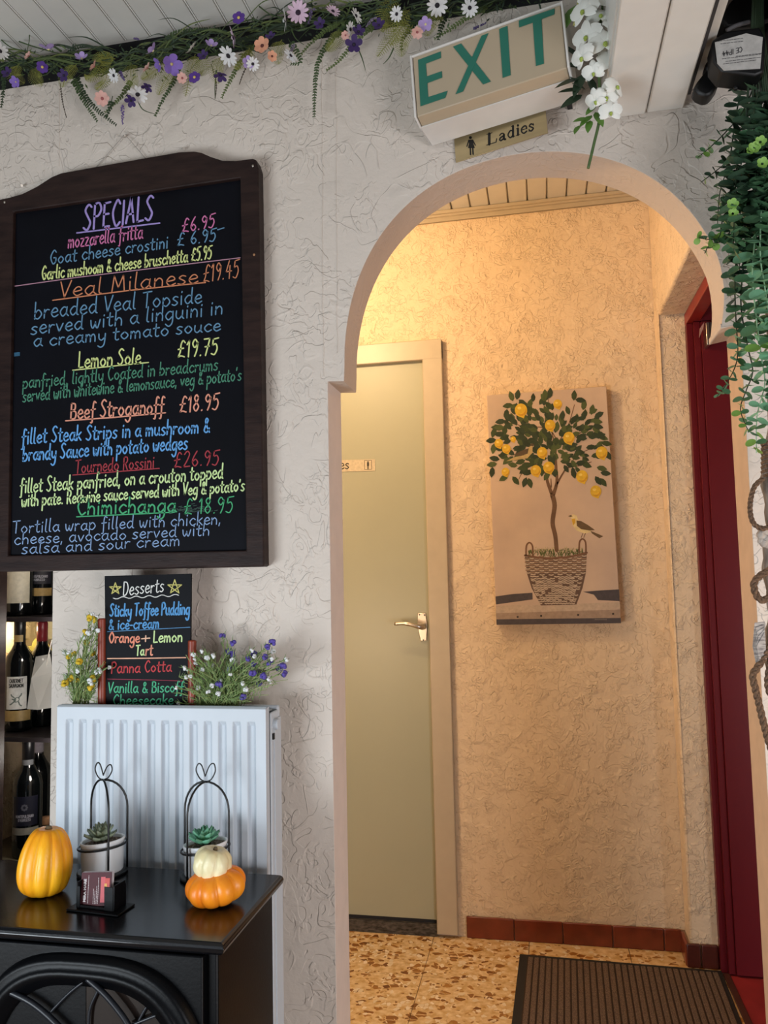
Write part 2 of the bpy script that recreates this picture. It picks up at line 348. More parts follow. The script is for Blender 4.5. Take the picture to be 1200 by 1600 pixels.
def printed(text, size, M, name, m, parent, bold=0, align='LEFT', sx=1):
    """machine lettering from the built-in font turned into a mesh; M places it"""
    cu = bpy.data.curves.new(name, 'FONT'); cu.body = text; cu.size = size; cu.offset = bold; cu.align_x = align; cu.resolution_u = 2
    o = bpy.data.objects.new(name, cu); COL.objects.link(o)
    me = bpy.data.meshes.new_from_object(o.evaluated_get(bpy.context.evaluated_depsgraph_get())); bpy.data.objects.remove(o)
    base = world_of(parent)
    for v in me.vertices: v.co = (M@Vector((v.co.x*sx, v.co.y, 0)))-base
    me.materials.clear(); me.materials.append(m)
    o = bpy.data.objects.new(name, me); COL.objects.link(o); o.parent = parent; return o
def frame(o, xdir, ydir):
    x = Vector(xdir).normalized(); y = Vector(ydir).normalized(); m = Matrix((x, y, x.cross(y))).transposed().to_4x4(); m.translation = Vector(o); return m

# ================================================================== SETTING
YF, YB0, YR = 1.65, 1.765, 2.78      # front wall face, its back, corridor end wall
ZC, ZT = 2.515, 2.45                 # room ceiling, top of the plaster
# front wall with arch and the opening of the wine shelf
arch = []
for i in range(73):
    t = PI-PI*i/72
    x = -.008+.402*math.cos(t); z = 1.69+.438*math.sin(t)+.01*math.sin(t*3)
    if x > .2: x -= .027*max(0, min(1, (1.86-z)/.16))**1.5
    if i == 72: z = 1.715
    arch.append((x, z))
out = [(-1.117, 0), (-.452, 0), (-.449, 1.652), (-.412, 1.650)]+arch+[(.367, 1.703), (.369, 1.702), (.403, 1.708), (.402, 0), (.95, 0), (.95, ZT), (-1.9, ZT), (-1.9, 1.33), (-1.117, 1.33)]
arch[0] = (arch[0][0], arch[0][1])
bm = bmesh.new()
vs = [bm.verts.new((x, YF, z)) for x, z in out]
ed = [bm.edges.new((vs[i], vs[(i+1) % len(vs)])) for i in range(len(vs))]
bmesh.ops.triangle_fill(bm, use_beauty=True, edges=ed)
r = bmesh.ops.extrude_face_region(bm, geom=list(bm.faces))
bmesh.ops.translate(bm, verts=[v for v in r['geom'] if isinstance(v, bmesh.types.BMVert)], vec=(0, YB0-YF, 0))
bmesh.ops.recalc_face_normals(bm, faces=bm.faces)
for f in bm.faces:
    c = f.calc_center_median()
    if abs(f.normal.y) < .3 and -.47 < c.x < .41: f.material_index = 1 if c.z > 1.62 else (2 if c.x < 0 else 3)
me = bpy.data.meshes.new('wall_front'); bm.to_mesh(me); bm.free()
for m in (M_wall, M_soffit, M_jamb, mat('jamb_warm_light_tint', rgb(204, 172, 142), .6, var=.05, bump=.15, bscale=40)): me.materials.append(m)  # last material: warm corridor light put into the right jamb's colour
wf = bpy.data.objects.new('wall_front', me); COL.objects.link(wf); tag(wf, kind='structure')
bv = wf.modifiers.new('bevel', 'BEVEL'); bv.width = .006; bv.segments = 3; bv.limit_method = 'ANGLE'; bv.angle_limit = math.radians(50)
mb = MB()
for px, y0, y1 in ((92, 128, 262), (502, 60, 590), (524, 90, 560)):
    pts = [onY(px+random.uniform(-1, 1)+(y-y0)*.006, y, YF-.0002) for y in range(y0, y1, 22)]
    mb.tube(pts, .0011, 4)
mb.build('plaster_seam', M_wall, wf)
# black gap above the plaster, ceiling planks
o = MB().box(-1.9, .95, YF+.01, YB0, ZT+.0, ZC+.02).build('trim_1', M_black); tag(o, kind='structure')
ce = MB().box(-1.95, 1.3, -2.8, YF+.01, ZC+.012, ZC+.04).build('ceiling', M_ceil); tag(ce, kind='structure')
x = -1.9
while x < 1.25:
    MB().box(x+.0015, x+.0625, -2.8, YF-.01, ZC, ZC+.012).build('plank', M_ceil, ce, bevel=.002, seg=1)
    MB().box(x-.0014, x+.0012, -2.8, YF-.012, ZC+.0005, ZC+.012).build('groove_highlight', M_white, ce) if x < .1 else None  # second box is a white strip painting the highlight along each groove
    x += .0645
# boxed beam right of the arch, running into the room
bx = MB(); bx.box(.168, .318, -1.5, YF-.005, 2.178, ZC)
bx = bx.build('trim_2', M_white); tag(bx, kind='structure')
MB().box(.160, .2425, -1.5, YF-.012, 2.163, 2.178).build('panel', M_white, bx, bevel=.003)
MB().box(.2455, .318, -1.5, YF-.010, 2.166, 2.178).build('panel', M_white, bx, bevel=.003)
MB().box(.157, .168, -1.5, YF-.004, 2.178, ZC).build('panel', M_white, bx)
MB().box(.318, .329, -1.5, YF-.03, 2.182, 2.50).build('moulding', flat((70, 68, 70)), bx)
MB().box(.329, .350, -1.5, YF-.02, 2.20, 2.50).build('moulding', M_white, bx)
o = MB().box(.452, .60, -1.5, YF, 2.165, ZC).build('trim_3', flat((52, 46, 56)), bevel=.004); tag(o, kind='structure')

# corridor end wall, ceiling, moulding
o = MB().box(-1.5, .55, YR, YR+.1, 0, 2.62).build('wall_back', M_wall2); tag(o, kind='structure')
wl = MB().box(-1.6, -1.5, YB0, YR+.1, 0, 2.62).build('wall_left', M_wall2); tag(wl, kind='structure')
cc = MB().box(-1.5, .5, YB0, YR, 2.558, 2.62).build('ceiling_corridor', M_casing); tag(cc, kind='structure')
x = -1.49
while x < .40:
    MB().box(x+.001, x+.0655, YB0, YR, 2.545, 2.558).build('plank', M_ceil, cc, bevel=.003, seg=1); x += .0675
mo = MB()
for y0, z0, z1 in ((.024, 2.532, 2.545), (.017, 2.524, 2.534), (.010, 2.507, 2.526)): mo.box(-1.5, .405, YR-y0, YR, z0, z1)
for y0, z0, z1 in ((.024, 2.532, 2.545), (.017, 2.524, 2.534), (.010, 2.507, 2.526)): mo.box(.405-y0, .405, YB0, YR-.01, z0, z1)
o = mo.build('trim_4', M_casing, bevel=.003); tag(o, kind='structure')
# right wall with the doorway (lintel + end pier)
wr = MB()
wr.box(.405, .50, 2.682, YR, 0, 2.62); wr.box(.405, .50, YB0, 2.682, 2.062, 2.62)
o = wr.build('wall_right', M_wall2, bevel=.008); tag(o, kind='structure')
# space beyond the red door
o = MB().box(.5, 1.6, 2.95, 3.05, 0, 2.6).build('wall_beyond', M_wall2); tag(o, kind='structure')
o = MB().box(1.6, 1.7, 1.2, 3.05, 0, 2.6).build('wall_beyond_side', M_wall2); tag(o, kind='structure')

# floor: terrazzo tiles on a screed
fl = MB().box(-2.6, .492, -2.8, YR, -.05, -.004).build('floor', M_grout); tag(fl, kind='structure')
TS = .318
for i in range(-4, 3):
    for j in range(0, 5):
        x0 = -.409+i*TS; y1 = YR-.0+.03-j*TS
        x1 = min(x0+TS, .49); y0 = y1-TS; y1 = min(y1, YR)
        if x0 > .48: continue
        MB().box(x0+.0008, x1-.0008, y0+.0008, y1-.0008, -.004, 0).build('tile', M_terrazzo, fl, bevel=.0006, seg=1)
o = MB().box(-2.6, 1.7, -2.8, 1.2, -.05, -.001).build('floor_dining', flat((120, 92, 64))); tag(o, kind='structure')
rf = MB().box(.507, 1.7, 1.2, 3.0, -.05, .001).build('floor_beyond', M_redfloor); tag(rf, kind='structure')
MB().box(.488, .507, YB0, 2.64, -.03, .006).build('threshold_strip', flat((74, 34, 26), .6), rf, bevel=.002)

# terracotta skirting
bb = MB().box(-.298, .405, YR-.006, YR, 0, .066).build('baseboard_back', M_grout); tag(bb, kind='structure')
for a, b in ((-.298, -.140), (-.138, .019), (.021, .178), (.180, .338)):
    MB().box(a, b, YR-.012, YR-.004, 0, .070).build('tile', M_terra, bb, bevel=.003)
MB().box(.340, .392, YR-.012, YR-.004, 0, .070).build('tile', M_terra, bb, bevel=.003)
br = MB().box(.399, .405, 2.675, YR-.012, 0, .066).build('baseboard_right', M_grout); br['kind'] = 'structure'
MB().box(.388, .401, 2.672, YR-.014, 0, .070).build('tile', M_terra, br, bevel=.006, seg=3)
MB().box(.392, .432, 2.668, 2.680, 0, .070).build('tile', flat((84, 36, 28), .3), br, bevel=.003)
MB().box(.4355, .484, 2.668, 2.680, 0, .070).build('tile', flat((84, 36, 28), .3), br, bevel=.003)

# ------------------------------------------------------------------ door_1 (ladies / sage door on the end wall)
d1 = empty('door_1', (-.78, YR, 0), kind='structure')
cs = MB()
cs.box(-.397, -.326, YR-.030, YR, .012, 2.065); cs.box(-1.235, -1.164, YR-.030, YR, .012, 2.065)
cs.build('casing_side', M_casing, d1, bevel=.003)
MB().box(-1.235, -.326, YR-.0305, YR, 1.994, 2.067).build('casing_top', M_casing, d1, bevel=.003)
MB().box(-1.164, -.397, YR-.009, YR+.02, .052, 1.994).build('leaf', M_door, d1)
MB().box(-1.164, -.397, YR-.020, YR+.01, 0, .040).build('threshold', M_marble, d1)
MB().box(-1.164, -.397, YR-.007, YR+.01, .040, .053).build('draught_strip', M_rubber, d1)
hp = MB(); yy = YR-.0095
pc = [(652.5, 958), (665, 958), (667.5, 975), (666.5, 1001), (657, 1002), (652, 977)]
hp.prism([onY(x, y, yy-.006) for x, y in pc], (0, .0065, 0)); hp = hp.build('handle_plate', M_steel, d1, bevel=.0015)
for q in ((655.5, 960.5), (663.5, 961), (661.5, 1000)):
    p = onY(*q, yy-.0065); MB().ball(p, .0026, sc=(1, .4, 1)).build('screw', M_ink, hp, smooth=True)
p0 = onY(662, 979, yy-.012)
lv = MB(); lv.tube(spline([p0+Vector((0, .01, 0)), p0+Vector((0, -.03, 0)), p0+Vector((-.016, -.044, .004)), p0+Vector((-.055, -.046, .014)), p0+Vector((-.095, -.044, .013))], 5), [.0095]*6+[.0085]*5+[.0075]*5+[.006]*5, 10)
lv.build('lever', M_steel, d1, smooth=True)
yy = YR-.0095
sg = MB().prism([onY(520, 719, yy-.0015), onY(586, 717.5, yy-.0015), onY(586, 735.5, yy-.0015), onY(520, 737.5, yy-.0015)], (0, .0016, 0)).build('plaque', flat((205, 190, 160), .4), d1)
f2 = lambda x, y: onY(x, y, yy-.0018)
mb = MB()
for st in strokes('s')[1]: ribbon(mb, [(539+p.x*9.2, 732.5-p.y*8.4) for p in spline([(*q, 0) for q in st], 5)], 1.6, f2)
for st in strokes('e')[1]: ribbon(mb, [(531+p.x*9, 732.7-p.y*8.4) for p in spline([(*q, 0) for q in st], 5)], 1.6, f2)
mb.build('lettering', M_ink, sg)
mb = MB()
for q in (((569.5, 719.5), (580.5, 719.3)), ((580.5, 719.3), (580.8, 733.2)), ((580.8, 733.2), (569.7, 733.4)), ((569.7, 733.4), (569.5, 719.5))): ribbon(mb, q, .6, f2)
disc(mb, 575, 721.6, 1.1, 1.1, f2, 8); ribbon(mb, ((575, 723.4), (575, 727.5)), 3.0, f2); ribbon(mb, ((575, 727.5), (575, 732.3)), 1.7, f2)
mb.build('pictogram', M_ink, sg)

# ------------------------------------------------------------------ door_2 (red door, standing open)
d2 = empty('door_2', (.505, 2.66, 0), kind='structure')
fr = MB(); fr.box(.486, .505, 2.652, 2.681, 0, 2.020); fr.build('frame_jamb', M_red, d2, bevel=.001)
MB().box(.486, .528, YB0+.002, 2.681, 2.022, 2.061).build('frame_head', M_redlit, d2, bevel=.003)
MB().box(.5053, .524, 2.634, 2.652, .006, 2.018).build('hinge_stile', M_red, d2, bevel=.0005)
MB().box(.5253, 1.32, 2.625, 2.652, .008, 2.015).build('leaf', M_red, d2, bevel=.0006)
MB().box(.5053, 1.32, 2.632, 2.66, 2.02, 2.6).build('over_panel', M_red, d2)
cl = MB(); cl.box(.5405, .60, 2.585, 2.625, 1.945, 2.0); cl = cl.build('door_closer', flat((72, 62, 58), .3), d2, bevel=.004)
MB().box(.531, .541, 2.580, 2.625, 1.925, 1.998).build('closer_cover', M_steel, cl, bevel=.002)
MB().prism([(.512, 2.60, 1.955), (.526, 2.60, 1.985), (.529, 2.60, 2.003), (.516, 2.60, 1.985)], (0, -.008, 0)).build('closer_arm', flat((170, 130, 120), .4), cl)

# ================================================================== CORRIDOR THINGS
# ribbed mat
mt_ = empty('floor_mat', (.17, 2.1, 0), 'dark brown ribbed floor mat with black rubber border in the corridor', 'mat')
Mr = Matrix.Translation((.168, 2.05, 0))@Matrix.Rotation(math.radians(-1.5), 4, 'Z')
MB().box(-.303, .303, -.62, .612, .0005, .006, Mr).build('rubber_backing', M_rubber, mt_, bevel=.002)
MB().box(-.278, .278, -.60, .590, .006, .0075, Mr).build('carpet_groove', M_matbase, mt_)
for i in range(30):
    x = -.274+i*.0189
    MB().box(x, x+.0145, -.598, .588, .007, .0115, Mr).build('rib', M_mat, mt_, bevel=.003, seg=2)

# canvas painting
YP = 2.742
pt = empty('canvas_painting', (.04, YR, 1.05), 'unframed canvas painting of a lemon tree in a wicker basket on the corridor wall', 'painting')
cw = lambda x, y: (740+x/3.808, 580+y/3.808)
def cf(layer): return lambda x, y: onY(*cw(x, y), YP-.00012*layer)
M_canvas = mat('canvas_backdrop', rgb(206, 182, 160), .8, var=.05, scale=7, col2=rgb(186, 164, 148), bump=.15, bscale=500)
c4 = [(78, 143), (790, 88), (878, 1500), (136, 1510)]
MB().prism([cf(0)(*c) for c in c4], (0, YR-YP-.002, 0)).build('canvas', M_canvas, pt, bevel=.002)
def paint(name, col, layer, fnc, label=None):
    mb = MB(); fnc(mb, cf(layer)); o = mb.build(name, flat(col, .75), pt); 
    if label: o['label'] = label
    return o
paint('painted_band', (78, 72, 76), 1, lambda m, f: (m.poly([f(*q) for q in ((131, 1340), (230, 1326), (350, 1318), (352, 1358), (250, 1372), (134, 1388))]), m.poly([f(*q) for q in ((650, 1312), (760, 1304), (866, 1298), (869, 1368), (740, 1362), (716, 1330))]), m.poly([f(*q) for q in ((135, 1474), (876, 1468), (877, 1499), (137, 1509))])), 'dark painted ledge strokes')
paint('painted_ledge', (196, 176, 156), 1.3, lambda m, f: (m.poly([f(*q) for q in ((133, 1396), (600, 1385), (870, 1372), (872, 1418), (134, 1440))])), 'pale painted plank')
paint('painted_plank_edge', (168, 146, 128), 1.2, lambda m, f: (m.poly([f(*q) for q in ((134, 1436), (872, 1414), (874, 1468), (135, 1476))])))
rs = random.Random(5)
def weave(m, f, sel):
    for r_ in (range(9) if sel == 1 else range(24)):
        y = 1100+r_*12.2; t = (y-1100)/292
        xl = 305+(22 if y > 1210 else 0)+t*t*70; xr = 672-t*t*62-(12 if y > 1210 else 0)
        n = 13
        for k in range(n):
            if (y < 1210 and (k+r_) % 2 == sel) or (y >= 1210 and rs.random() < .9):
                a = xl+(xr-xl)*k/n; b = xl+(xr-xl)*(k+1)/n; j = rs.uniform(-2, 2); f = cf(3+.2*sel+((r_*7+k*3) % 11)*.02)
                ribbon(m, [(a, y+j), ((a+b)/2, y+3+j), (b-2, y+j)], 7.0, f)
paint('painted_basket', (104, 82, 70), 2, lambda m, f: m.poly([f(*q) for q in ((304, 1098), (480, 1112), (674, 1082), (668, 1200), (648, 1290), (612, 1388), (400, 1394), (345, 1290), (318, 1205))]), 'dark base of the painted basket')
paint('painted_weave', (196, 178, 158), 3, lambda m, f: weave(m, f, 0), 'pale wicker strokes')
paint('painted_weave', (150, 122, 100), 3.2, lambda m, f: weave(m, f, 1), 'brown wicker strokes')
def hand(m, f):
    for x0, x1, y0, y1 in ((312, 352, 1098, 1020), (628, 668, 1078, 998)):
        ribbon(m, [(p.x, p.y) for p in spline([(x0, y0, 0), (x0+2, y1+20, 0), ((x0+x1)/2, y1, 0), (x1-2, y1+20, 0), (x1, y0-2, 0)], 5)], 10, f)
    ribbon(m, [(p.x, p.y) for p in spline([(305, 1096, 0), (420, 1112, 0), (560, 1106, 0), (674, 1080, 0)], 5)], 12, f)
paint('painted_handles', (122, 88, 66), 4, hand)
def grass(m, f):
    for k in range(150):
        x = rs.uniform(325, 650); y = 1098-(x-325)*.04+rs.uniform(-28, 6); ribbon(m, [(x, y+8), (x+rs.uniform(-9, 9), y-8)], 4, f)
paint('painted_moss', (98, 108, 58), 3.6, grass); paint('painted_moss', (188, 176, 130), 3.8, lambda m, f: [ribbon(m, [(x, 1068+rs.uniform(-20, 12)), (x+6, 1062+rs.uniform(-20, 12))], 4, f) for x in range(350, 640, 9)], 'pale moss flecks')
def trunk(m, f):
    for P, w0, w1 in (([(494, 1065), (486, 980), (470, 900), (482, 800), (468, 735)], 24, 28), ([(470, 745), (440, 660), (425, 600), (370, 555), (300, 545)], 22, 7), ([(472, 740), (495, 660), (490, 560), (488, 480), (500, 400)], 22, 8),
                      ([(492, 680), (530, 610), (560, 575), (640, 560), (700, 540)], 12, 5), ([(462, 690), (460, 640)], 8, 5), ([(300, 545), (240, 520), (200, 545)], 6, 4), ([(360, 556), (300, 590), (270, 640)], 6, 4), ([(430, 600), (350, 520), (250, 490)], 6, 4),
                      ([(500, 420), (440, 340), (300, 330), (200, 290)], 7, 4), ([(500, 430), (560, 330), (600, 200)], 7, 4), ([(500, 440), (620, 380), (700, 290)], 7, 4), ([(560, 575), (620, 500), (740, 440)], 6, 4), ([(480, 420), (440, 250), (450, 150)], 6, 3)):
        Q = spline([(*p, 0) for p in P], 5); n = len(Q)
        ribbon(m, [(p.x, p.y) for p in Q], [w0+(w1-w0)*i/(n-1) for i in range(n)], f)
paint('painted_trunk', (112, 84, 62), 4, trunk, 'brown painted trunk and branches')
LV = []
def near_lemon(x, y): return any((x-a)**2+(y-b)**2 < (r_*.8)**2 for a, b, r_ in LEM)
LEM = [(282, 232, 40), (455, 322, 34), (500, 196, 28), (567, 397, 37), (150, 430, 28), (195, 462, 28), (235, 405, 18), (408, 485, 34), (370, 592, 34), (447, 573, 36), (762, 485, 38), (645, 627, 38), (727, 715, 36), (190, 600, 26)]
for k in range(380):
    a = rs.uniform(0, 2*PI); q = math.sqrt(rs.random())
    x = 455+335*q*math.cos(a); y = 385+240*q*math.sin(a)
    if q > .6 and rs.random() < .35: continue
    if near_lemon(x, y): continue
    LV.append((x, y, math.atan2(y-480, x-460)+rs.uniform(-.8, .8), rs.uniform(28, 46)))
for x, y, a in ((225, 150, 1.9), (262, 140, 1.4), (205, 205, 3.0), (195, 255, 1.7), (425, 140, 1.6), (455, 130, 1.5), (598, 145, 1.5), (635, 172, .1), (705, 230, -1.4), (745, 260, -.5), (120, 365, 1.9), (105, 412, 3.0), (118, 460, 1.7), (160, 300, 3), (185, 350, 1.6), (110, 600, 1.7), (180, 635, 2.6), (305, 660, 1.9), (335, 665, 1.3), (740, 650, 1), (762, 578, .2), (785, 607, .1), (770, 660, .9), (595, 608, 1.3), (730, 350, .7), (760, 380, .9), (790, 430, .2), (800, 500, 1), (735, 300, .1), (740, 330, .2), (250, 650, .9), (125, 520, 3.3), (110, 555, 3)):
    LV.append((x, y, -a if y < 160 else a, 44))
def leaves(sel):
    def g(m, f):
        for i, (x, y, a, l) in enumerate(LV):
            if i % 4 != sel: continue
            c, s_ = math.cos(a), math.sin(a); P = []
            for u, v in ((-.5, 0), (-.25, .22), (.1, .27), (.35, .15), (.55, 0), (.35, -.15), (.1, -.27), (-.25, -.22)):
                P.append(f(x+l*1.4*(u*c-v*s_), y+l*1.4*(u*s_+v*c)))
            m.poly([p-Vector((0, i*1e-6, 0)) for p in P])
    return g
for s_, c in enumerate(((58, 74, 40), (42, 58, 36), (78, 92, 50), (50, 66, 44))): paint('painted_foliage', c, 4.6+.5*s_, leaves(s_))
for lx, ly, lr in LEM: paint('painted_lemon', (226, 184, 52), 10, lambda m, f: m.poly([f(lx+lr*(.92*math.cos(a)+.16*math.exp(-((a-1.3)/.22)**2)), ly+lr*(math.sin(a)+.28*math.exp(-((a-1.3)/.22)**2))) for a in [2*PI*k/20 for k in range(20)]]))
paint('painted_lemon_shade', (204, 152, 38), 10.4, lambda m, f: [ribbon(m, [(x+r_*.72*math.cos(t), y+r_*.74*math.sin(t)) for t in (-.2, .3, .8, 1.3, 1.8, 2.3)], [1, r_*.2, r_*.3, r_*.3, r_*.2, 1], f) for x, y, r_ in LEM])
paint('painted_lemon_light', (244, 216, 110), 10.5, lambda m, f: [disc(m, x-r_*.25, y-r_*.3, r_*.3, r_*.22, f, 8) for x, y, r_ in LEM])
def bird1(m, f): m.poly([f(*q) for q in ((575, 868), (590, 850), (612, 858), (622, 885), (650, 905), (690, 930), (700, 958), (660, 966), (612, 948), (588, 915), (585, 885))])
paint('painted_bird', (226, 208, 156), 4, bird1, 'cream and yellow body of the painted bird')
paint('painted_bird_wing', (104, 84, 58), 4.5, lambda m, f: (m.poly([f(*q) for q in ((612, 888), (640, 892), (680, 915), (722, 945), (690, 948), (640, 940), (614, 920))]), m.poly([f(*q) for q in ((695, 950), (740, 968), (772, 982), (748, 994), (705, 966))]), m.poly([f(*q) for q in ((562, 862), (578, 856), (590, 862), (577, 868))]), ribbon(m, [(650, 965), (640, 990)], 4, f), ribbon(m, [(665, 965), (655, 990)], 4, f)), 'brown wing, tail and beak')
paint('painted_bird_throat', (214, 170, 50), 4.4, lambda m, f: m.poly([f(*q) for q in ((583, 880), (604, 876), (606, 900), (592, 918))]))
paint('painted_bird', (196, 172, 120), 10, lambda m, f: m.poly([f(*q) for q in ((195, 535), (240, 512), (300, 500), (330, 450), (352, 440), (350, 485), (320, 518), (250, 528))]), 'small brown bird among the leaves')
paint('painted_bird_wing', (92, 76, 56), 10.4, lambda m, f: (m.poly([f(*q) for q in ((235, 500), (280, 475), (328, 458), (322, 490), (280, 505))]), m.poly([f(*q) for q in ((328, 444), (350, 428), (362, 440), (352, 446))])))
paint('painted_nail', (40, 34, 34), 2, lambda m, f: [disc(m, x, y, 7, 6, f, 7) for x, y in ((262, 1462), (402, 1456), (622, 1450), (830, 1444))])
mb = MB(); 
for k, x in enumerate(range(722, 792, 8)): ribbon(mb, [(x, 1480), (x+3, 1472), (x+5, 1480)], 2, cf(2))
mb.build('signature', flat((150, 140, 130)), pt)

# ================================================================== SPECIALS BOARD
YBD = 1.612
sb = empty('specials_chalkboard', (-.9, YF, 1.25), 'large dark wood framed specials chalkboard with coloured handwriting hung on the wall', 'chalkboard')
ct = lambda x, y: (x/2.857, 220+y/2.857)
outl = [ct(*q) for q in ((-8, 262), (40, 252), (100, 235), (160, 205), (230, 160), (272, 143), (520, 98), (800, 49), (860, 46), (900, 52), (940, 70), (990, 86), (1050, 88), (1128, 78), (1142, 84), (1147, 100))]+[(403.5, 262), (412.5, 884), (409, 885.5), (0, 893.5), (-6, 893.5), (-3, 560)]
inn = [(20.5, 331), (375, 278), (384.5, 860), (12, 868)]
bm = bmesh.new()
def ring(bm, pts, Y):
    v = [bm.verts.new(onY(*p, Y)) for p in pts]; return [bm.edges.new((v[i], v[(i+1) % len(v)])) for i in range(len(v))]
e1 = ring(bm, outl, YBD); e2 = ring(bm, inn, YBD)
bmesh.ops.triangle_fill(bm, use_beauty=True, edges=e1+e2)
r = bmesh.ops.extrude_face_region(bm, geom=list(bm.faces))
bmesh.ops.translate(bm, verts=[v for v in r['geom'] if isinstance(v, bmesh.types.BMVert)], vec=(0, .034, 0))
bmesh.ops.recalc_face_normals(bm, faces=bm.faces); bmesh.ops.translate(bm, verts=bm.verts, vec=-Vector(sb.location))
me = bpy.data.meshes.new('frame'); bm.to_mesh(me); bm.free(); me.materials.append(M_wood)
fo = bpy.data.objects.new('frame', me); COL.objects.link(fo); fo.parent = sb
b = fo.modifiers.new('bevel', 'BEVEL'); b.width = .003; b.segments = 2; b.limit_method = 'ANGLE'; b.angle_limit = math.radians(50)
YS = YBD+.010
MB().prism([onY(q[0]+dx, q[1]+dy, YS) for q, dx, dy in zip(inn, (-6, 6, 6, -6), (-6, -6, 6, 6))], (0, .018, 0)).build('slate', M_slate, sb)
bf = lambda x, y: onY(x, y, YS-.0006)
SP = (168, 148, 214); PK = (214, 120, 170); SL = (104, 150, 184); YE = (222, 232, 150); OR = (214, 136, 96); GR = (74, 140, 112); SA = (236, 160, 134); BL = (104, 170, 232); RD = (172, 56, 66); YG = (212, 238, 168); G2 = (72, 176, 120); LB = (142, 172, 214)
lines = [
 ('SPECIALS', (129.5, 360), (241, 343), 20.5, SP, 3.4), ('mozzarella fritta', (106, 388), (224, 372), 12.5, PK, 2.1), ('£6.95', (284, 363.5), (337, 354.5), 11, PK, 2.1),
 ('Goat cheese crostini', (77.7, 413.5), (264, 387), 11, SL, 2.0), ('£ 6.95', (276.5, 384.5), (339, 376), 10.5, SL, 2.0),
 ('Garlic mushoom & cheese bruschetta £5.95', (64.8, 437.7), (331.5, 404), 11, YE, 2.3),
 ('Veal Milanese', (92.8, 465), (312, 441.5), 13.5, OR, 2.0), ('£19.45', (317, 441), (374.5, 433.5), 15, OR, 1.8),
 ('breaded Veal Topside', (52.5, 498.3), (317, 472.5), 13.5, SL, 2.1), ('served with a linguini in', (47.3, 522.8), (350, 490.5), 12.5, SL, 2.1), ('a creamy tomato souce', (51.8, 542), (346.5, 516.5), 11.5, SL, 2.1),
 ('Lemon Sole', (121.8, 575), (221, 567.5), 13, YE, 2.5), ('£19.75', (277, 559.3), (342, 553.5), 14, YE, 2.4),
 ("panfried, lightly Coated in breadcrums", (35, 607), (341.5, 578), 11, GR, 2.0), ("served with whitewine & lemonsauce, veg & potato's", (35, 628), (378, 594), 11, GR, 2.0),
 ('Beef Stroganoff', (109.2, 655), (257.5, 645), 13.5, SA, 2.6), ('£18.95', (280, 644.5), (343.5, 639.5), 13.5, SA, 2.4),
 ('fillet Steak Strips in a mushroom &', (33.3, 694), (329, 674.8), 12.5, BL, 2.5), ('brandy Sauce with potato wedges', (35, 720.3), (294, 701.7), 12.5, BL, 2.5),
 ('Tournedo Rossini', (117.3, 739.5), (242, 730.8), 11, RD, 1.9), ('£26.95', (271.3, 731), (344, 725.5), 12.5, RD, 2.0),
 ('fillet Steak panfried, on a crouton topped', (30.8, 770.3), (349.3, 747.2), 12, YG, 2.4), ("with pate. Redwine sauce served with Veg & potato's", (33.3, 791.8), (383, 766.8), 10.5, YG, 2.4),
 ('Chimichanga', (119.7, 804.5), (277, 799.5), 13, G2, 2.6), ('£ 18.95', (287, 803.5), (366, 800.8), 13, G2, 1.9),
 ('Tortilla wrap filled with chicken,', (19.3, 833.5), (346.5, 818.5), 10.5, LB, 1.7), ('cheese, avocado served with', (21.7, 851), (329, 836), 10, LB, 1.7), ('salsa and sour cream', (33.3, 866), (283, 852), 10, LB, 1.7)]
def colname(c): return {SP: 'lilac', PK: 'pink', SL: 'slate blue', YE: 'pale yellow', OR: 'orange', GR: 'dark green', SA: 'salmon', BL: 'bright blue', RD: 'dark red', YG: 'pale green', G2: 'green', LB: 'pale blue'}.get(c, 'white')
def chalk(text, a, b, xh, col, wt, fn, par, rnd):
    mb = MB(); write(text, a, b, xh, fn, mb, wt*.92, .04, .06, rnd)
    o = mb.build('chalk_writing', flat(col, .8), par); o['label'] = colname(col)+' handwriting'; return o
rw = random.Random(3)
for L_ in lines: chalk(*L_, bf, sb, rw)
def rule(pts, wd, col, fn, par):
    mb = MB(); ribbon(mb, pts, wd, fn); o = mb.build('chalk_rule', flat(col, .8), par); o['label'] = 'hand drawn line'
for p, wd, c in ((((120, 364), (249.6, 348.5)), 2.2, SP), (((20.3, 447.5), (120, 433.5), (375.5, 402.7)), 1.4, (190, 140, 160)), (((82.3, 469.2), (200, 454), (321, 441.4)), 1.8, OR), (((113.8, 578.5), (232, 566.3)), 1.8, YE),
                 (((102.5, 657.5), (180, 652), (258.5, 645)), 2.0, SA), (((113.7, 742.3), (249, 731.8)), 1.5, RD), (((119.7, 807.5), (273, 800.3)), 1.8, G2), (((340, 359), (350, 356)), 1.6, SL)): rule(p, wd, c, bf, sb)
mb = MB()
for k in range(60): ribbon(mb, [(x0 := rw.gauss(298, 16), y0 := 797+rw.gauss(0, 3)), (x0+5, y0-1)], 1.0, lambda x, y: onY(x, y, YS-.0004))
o = mb.build('chalk_smudge', flat((58, 84, 74), .9), sb); o['label'] = 'green smudge'
mb = MB(); mb.poly([bf(*q) for q in ((22, 551), (31, 550), (31, 556), (22, 557))]); mb.build('sticker', flat((40, 90, 120)), sb)
for q in (((7, 316)), (395, 259), (397, 398)):
    p = onY(*q, YBD-.001); MB().ball(p, .003, sc=(1, .5, 1)).build('screw', M_steel if q[1] < 390 else M_cork, sb, smooth=True)
